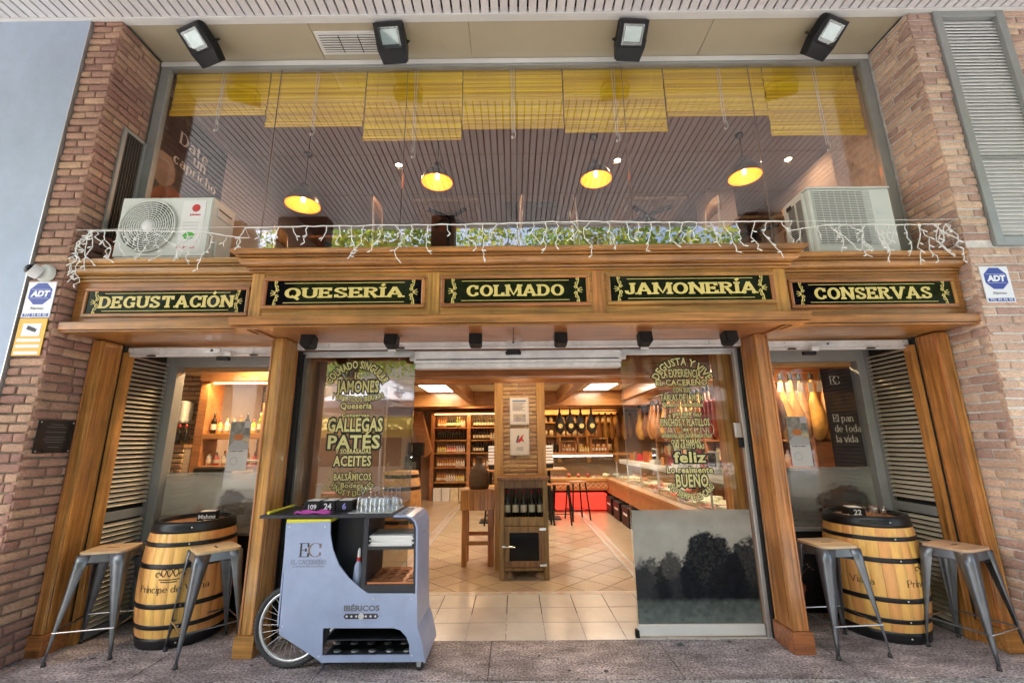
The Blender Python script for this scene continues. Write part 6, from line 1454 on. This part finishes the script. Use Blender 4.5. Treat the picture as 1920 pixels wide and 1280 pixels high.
# ---------------------------------------------------------------- upper room
st('upper_ceiling', MB().box(-5, 6, 4.11, 10.5, 5.50, 5.56), ceil_up)
st('upper_back_wall', MB().box(-5, 6, 10.5, 10.6, 3.1, 5.6), wall_up)
st('upper_left_wall', MB().box(-3.9, -3.811, 4.03, 10.5, 3.1, 5.5), wall_rt)
st('upper_right_wall', MB().box(4.35, 4.45, 4.03, 10.5, 3.1, 5.5), wall_rt)
st('upper_bulkhead', MB().box(-3.95, 4.35, 4.09, 4.11, 5.50, 5.75), wall_up)
o = st('upper_column', MB().box(3.1, 3.55, 6.3, 6.7, 3.1, 5.5), wall_rt)
for i, (x, y) in enumerate(((-1.626, 5.572), (1.511, 5.515), (3.95, 5.53))):
    t = T('upper_downlight', f'lit round downlight in the upper room ceiling, {["left", "middle", "right"][i]} one', 'downlight', (x, y, 5.5)); MB().lathe([(.05, 0), (.06, -.008), (.045, -.012), (.04, -.004)], 16, (x, y, 5.5)).build('ring', trim_w, t); MB().disc(.04, 14, (x, y, 5.494), up=False).build('lens', spot_gl, t); area(t, x, y, 5.48, .1, .1, 26 if i < 2 else 6, (1, .6, .32))
t = T('jar_poster', 'dark poster reading Date un capricho with a clay jar on the upper left wall', 'poster', (-3.94, 4.6, 4.2))
px = -3.807
def jarfn(U, Vv):
    n = fbm(U*6, Vv*8, 4); rgb = np.stack([.012+.01*n, .01+.01*n, .012+.012*n], -1)
    j = np.clip((1-((U-.3)/.34)**2-((Vv-.12)/.22)**2)*8, 0, 1)[..., None]; rgb = rgb*(1-j)+np.array((.35, .09, .03))*(.6+.7*n[..., None])*j
    k = np.clip((1-((U-.1)/.16)**2-((Vv-.42)/.14)**2+(n-.5))*8, 0, 1)[..., None]; rgb = rgb*(1-k)+np.array((.45, .3, .22))*(.5+n[..., None])*k
    return rgb
print_sheet('sheet', (px, 4.12, 3.9), (0, 1.02, 0), (0, 0, 1.5), 60, 80, jarfn, print_g, t)
for s, y, z in (('Date', 4.36, 4.97), ('un', 4.60, 4.85), ('capricho', 4.32, 4.70)): serif_text(s, .15 if s != 'capricho' else .13, pm('white_ink', (.9, .88, .84), .5, var=.03), t, frame((px+.002, y, z), (0, 1, 0)), wv=.2, wh=.07, sh=.05, so=.05, gap=.1, align='LEFT')
for i, (x, y) in enumerate(((-.75, 4.75), (1.6, 4.75), (-2.3, 5.6), (3.1, 5.2), (.4, 6.0))):
    t = T('cafe_table', f'cafe table with black cross foot in the upper room, {["front left of middle", "front right of middle", "behind at the left", "at the right", "behind in the middle"][i]}', 'table', (x, y, 3.46))
    zt = 4.21; MB().box(x-.36, x+.36, y-.36, y+.36, zt, zt+.03).build('table_top', wood_old, t); MB().tube([(x, y, 3.46), (x, y, zt)], .03, 10).build('column', black, t)
    for a in (pi/4, 3*pi/4): MB().box(-.3, .3, -.025, .025, zt-.025, zt-.001, M=Matrix.Translation((x, y, 0)) @ Matrix.Rotation(a, 4, 'Z')).build('cross_arm', black, t); MB().box(-.3, .3, -.025, .025, 3.46, 3.49, M=Matrix.Translation((x, y, 0)) @ Matrix.Rotation(a, 4, 'Z')).build('cross_foot', black, t)
def chair(x, y, rz, label):
    t = T('cafe_chair', label, 'chair', (x, y, 3.46), rz, group='chairs in the upper room')
    MB().box(-.2, .2, -.2, .2, .44, .47).build('seat', wood_old, t, local=True)
    for sx in (-1, 1):
        MB().tube([(sx*.18, -.18, 0), (sx*.17, -.17, .44)], .013, 6).build('leg', alu, t, local=True); MB().tube([(sx*.18, .2, 0), (sx*.17, .18, .44), (sx*.17, .22, .92)], .013, 6).build('back_post', alu, t, local=True)
    P = [[(-.19+.38*i/6, .215-.03*sin(pi*i/6)+.0, .74+.2*j/2) for i in range(7)] for j in range(3)]
    o = MB().grid(P).build('backrest', wood_old, t, local=True); m_ = o.modifiers.new('t', 'SOLIDIFY'); m_.thickness = .015
for i, (x, y, r) in enumerate(((-1.4, 4.75, pi/2), (-.1, 4.75, -pi/2), (.95, 4.8, pi/2), (2.2, 4.8, -pi/2), (-2.9, 5.4, pi/2), (3.4, 4.7, -.6))): chair(x, y, r, f'cafe chair in the upper room behind the fascia, {["first", "second", "third", "fourth", "at the far left", "at the far right"][i]}'+(' from the left' if i < 4 else ''))
# dark ceiling cassette
o = MB().box(-.1, .75, 6.6, 7.4, 5.38, 5.499).build('ceiling_cassette', vent_d, bevel=.01, label='dark square ventilation cassette on the upper room ceiling', cat='vent')

# ---------------------------------------------------------------- more stock on the right: wall rack and packs on the display
rk = T('goods_rack', 'tall oak goods rack along the right wall behind the deli counter', 'rack', (4.2, 8, 0))
for z in (.9, 1.25, 1.6, 1.95): MB().box(3.75, 4.15, 5.6, 11.9, z-.03, z).build('shelf', wood_in, rk)
for y in (5.6, 7.2, 8.8, 10.4, 11.85): MB().box(3.74, 4.15, y, y+.06, 0, 2.3).build('upright', wood_in, rk)
MB().box(4.15, 4.18, 5.6, 11.9, 0, 2.3).build('back', wood_old, rk)
area(rk, 3.5, 8.6, 2.45, .1, 5.5, 30, (1, .7, .4), (0, rad(-35), 0))
rq = random.Random(77)
pk_m = [meat_r, cheese, amber, pm('pack_orange', (.62, .2, .05), .4, orand=.15), pm('pack_green', (.1, .25, .08), .4, orand=.15), paper, pm('pack_brown', (.25, .11, .05), .5, orand=.15), red_p]
packs = [MB().box(-.06, .06, -.05, .05, 0, h).mesh('goods_pack', m) for h, m in zip((.16, .2, .14, .22, .18, .24, .2, .15), pk_m)]
for zi, z in enumerate((.901, 1.251, 1.601, 1.951)):
    for k in range(30):
        y = 5.75+k*.205
        if rq.random() < .12 or min(abs(y-u-.03) for u in (5.6, 7.2, 8.8, 10.4, 11.85)) < .09: continue
        me = rq.choice(packs+[kinds[0], kinds[2], kinds[7]])
        o = put('goods_pack', me, label=f'packed goods on the {ORD[zi]} shelf up of the right wall rack, {ORD[k]} from the door', cat='goods', group='goods on the right wall rack'); o.location = (3.84, y, z); o.rotation_euler = (0, 0, rq.uniform(-.3, .3)+pi/2)
for k in range(22):
    y = 5.2+k*.25
    if any(abs(y-u) < .24 for u in (7.4, 8.6, 6.1)): continue
    o = put('counter_pack', rq.choice(packs), label=f'pack or box standing on the deli display top, {ORD[k]} place from the door', cat='goods', group='goods on the deli display top'); o.location = (2.76+rq.uniform(-.06, .06), y, 1.161); o.rotation_euler = (0, 0, rq.uniform(0, 3))
# bread and produce baskets beside the scales
# ---------------------------------------------------------------- across the street (seen in the panes and signs)
rT = random.Random(31)
leafq = [(-.5, 0, -.25), (.0, -.1, -.5), (.5, 0, .1), (.1, .1, .5)]
def tree(x, y, h, r, label, m2, seed):
    t = T('street_tree', label, 'tree', (x, y, 0), group='plane trees along the street'); q = random.Random(seed)
    MB().tube([(x, y, -.1), (x+.05, y, h*.25), (x-.04, y+.05, h*.5), (x, y, h*.75)], [.2, .16, .12, .06], 10).build('trunk', bark, t)
    bm = MB()
    for k in range(7):
        a = q.uniform(0, 2*pi); z0 = h*q.uniform(.35, .6); l = r*q.uniform(.6, .9); bm.tube([(x, y, z0), (x+l*.5*cos(a), y+l*.5*sin(a), z0+l*.5), (x+l*cos(a), y+l*sin(a), z0+l*.8)], [.06, .04, .015], 6)
    bm.build('limbs', bark, t)
    n = 10000; ctr = []
    for k in range(60):
        a = q.uniform(0, 2*pi); e = q.uniform(-.9, 1); d = q.uniform(.35, 1.0)*r; s_ = math.sqrt(1-e*e); ctr.append((x+d*s_*cos(a), y+d*s_*sin(a), h*.66+d*e*.78))
    V_ = np.empty((n, 4, 3)); rng = np.random.default_rng(seed)
    C = np.array(ctr)[rng.integers(0, len(ctr), n)]+rng.normal(0, .42, (n, 3))
    u = rng.normal(0, 1, (n, 3)); u /= np.linalg.norm(u, axis=1)[:, None]; w = rng.normal(0, 1, (n, 3)); w -= (w*u).sum(1)[:, None]*u; w /= np.linalg.norm(w, axis=1)[:, None]
    s = rng.uniform(.06, .12, (n, 1))
    V_[:, 0] = C-u*s; V_[:, 1] = C-w*s*.6; V_[:, 2] = C+u*s; V_[:, 3] = C+w*s*.6
    me = bpy.data.meshes.new('crown'); idx = np.arange(n*4).reshape(n, 4); me.from_pydata(V_.reshape(-1, 3).tolist(), [], idx.tolist())
    me.materials.append(leaf1); me.materials.append(m2); me.polygons.foreach_set('material_index', (rng.random(n) < .45).astype(np.int32)); me.update()
    put('crown', me, t)
spots = [(-11, -7.5, 10, 3.6), (-5.6, -7.0, 10.6, 3.8), (-.6, -7.4, 10.2, 3.6), (4.4, -7.0, 10.8, 3.8), (9.6, -7.6, 10, 3.6), (-8.4, -14, 12, 4.2), (-3, -14.5, 12.6, 4.4), (2.2, -14.2, 12.2, 4.2), (7.4, -14.6, 12.4, 4.2), (15, -9, 10.5, 3.6)]
nm_ = ['front row, far left', 'front row, second from left', 'front row, middle', 'front row, second from right', 'front row, far right', 'back row, far left', 'back row, left of middle', 'back row, right of middle', 'back row, far right', 'beyond the right end of the terrace']
for i, s in enumerate(spots): tree(*s, f'leafy street tree reflected in the shop panes, {nm_[i]}', leaf2, 40+i)
def parasol(x, y, z, r, label):
    t = T('parasol', label, 'parasol', (x, y, 0), group='terrace parasols'); n = 8
    MB().tube([(x, y, 0), (x, y, z+.55)], .025, 10).build('pole', alu, t)
    MB().lathe([(0, .02), (.25, .02), (.25, .08), (.05, .1)], 16, (x, y, -.01)).build('base', granite2, t)
    bm = MB().lathe([(r, 0), (r*.97, .04), (r*.5, .38), (.04, .72)], 8, (x, y, z), smooth=False); bm.lathe([(r, 0), (r, -.16)], 8, (x, y, z), smooth=False); bm.build('canopy', parasol_m, t)
    for k in range(8): a = 2*pi*k/8; MB().tube([(x+.03*cos(a), y+.03*sin(a), z+.66), (x+r*.97*cos(a), y+r*.97*sin(a), z+.0)], .008, 5).build('rib', alu, t)
parasol(-3.4, -3.2, 2.55, 1.7, 'grey terrace parasol reflected in the left glass door'); parasol(.9, -4.4, 2.5, 1.6, 'grey terrace parasol opposite the entrance'); parasol(5.0, -3.8, 2.5, 1.6, 'grey terrace parasol opposite the right bay')
kx = T('terrace_kiosk', 'low terrace kiosk with long yellow awning across the pavement', 'kiosk', (-3.5, -5.6, 0))
MB().box(-7, 0, -6.2, -5.7, 0, 2.5).build('wall', house_m, kx); MB().prism([(-5.7, 2.35), (-4.9, 1.95), (-4.9, 1.75), (-4.88, 1.75), (-4.88, 1.97), (-5.7, 2.39)], 'x', -7, 0).build('awning', awn_y, kx)
for x in (-6, -4.6, -3.2, -1.8): MB().box(x, x+1.1, -5.69, -5.66, .9, 1.9).build('window', sign_blk, kx)
for i, x in enumerate((-5.0, -3.7, -2.4, -1.1, 3.0, 4.3)):
    t = T('planter', f'red planter box with green shrub on the terrace edge, {["first", "second", "third", "fourth", "fifth", "sixth"][i]} from the left end', 'planter', (x, -1.9, 0), group='terrace planters')
    MB().box(x-.5, x+.5, -2.1, -1.7, -.003, .55).build('box', pot_r, t, bevel=.01); bm = MB(); q = random.Random(i)
    for k in range(420):
        c = (x+q.uniform(-.5, .5), -1.9+q.uniform(-.22, .22), .5+abs(q.gauss(0, .28))); s = q.uniform(.03, .07); M = Matrix.Translation(c) @ Matrix.Rotation(q.uniform(0, 6), 4, 'Z') @ Matrix.Rotation(q.uniform(-1, 1), 4, 'X')
        bm.add([(a*s, b*s, c_*s) for a, b, c_ in leafq], [(0, 1, 2, 3)], M=M)
    bm.build('shrub', leaf1, t)
hs = T('far_house', 'pale plastered house far across the street behind the trees', 'house', (0, -28, 0)); MB().box(-22, 22, -32, -28, 0, 8).build('wall', house_m, hs)
for r in range(2):
    for k in range(14): MB().box(-20+k*3, -18.6+k*3, -27.99, -27.95, 1.4+r*3.2, 3.2+r*3.2).build('window', sign_blk, hs)
MB().box(-22.3, 22.3, -32, -27.7, 8, 8.4).build('roof', pot_r, hs)
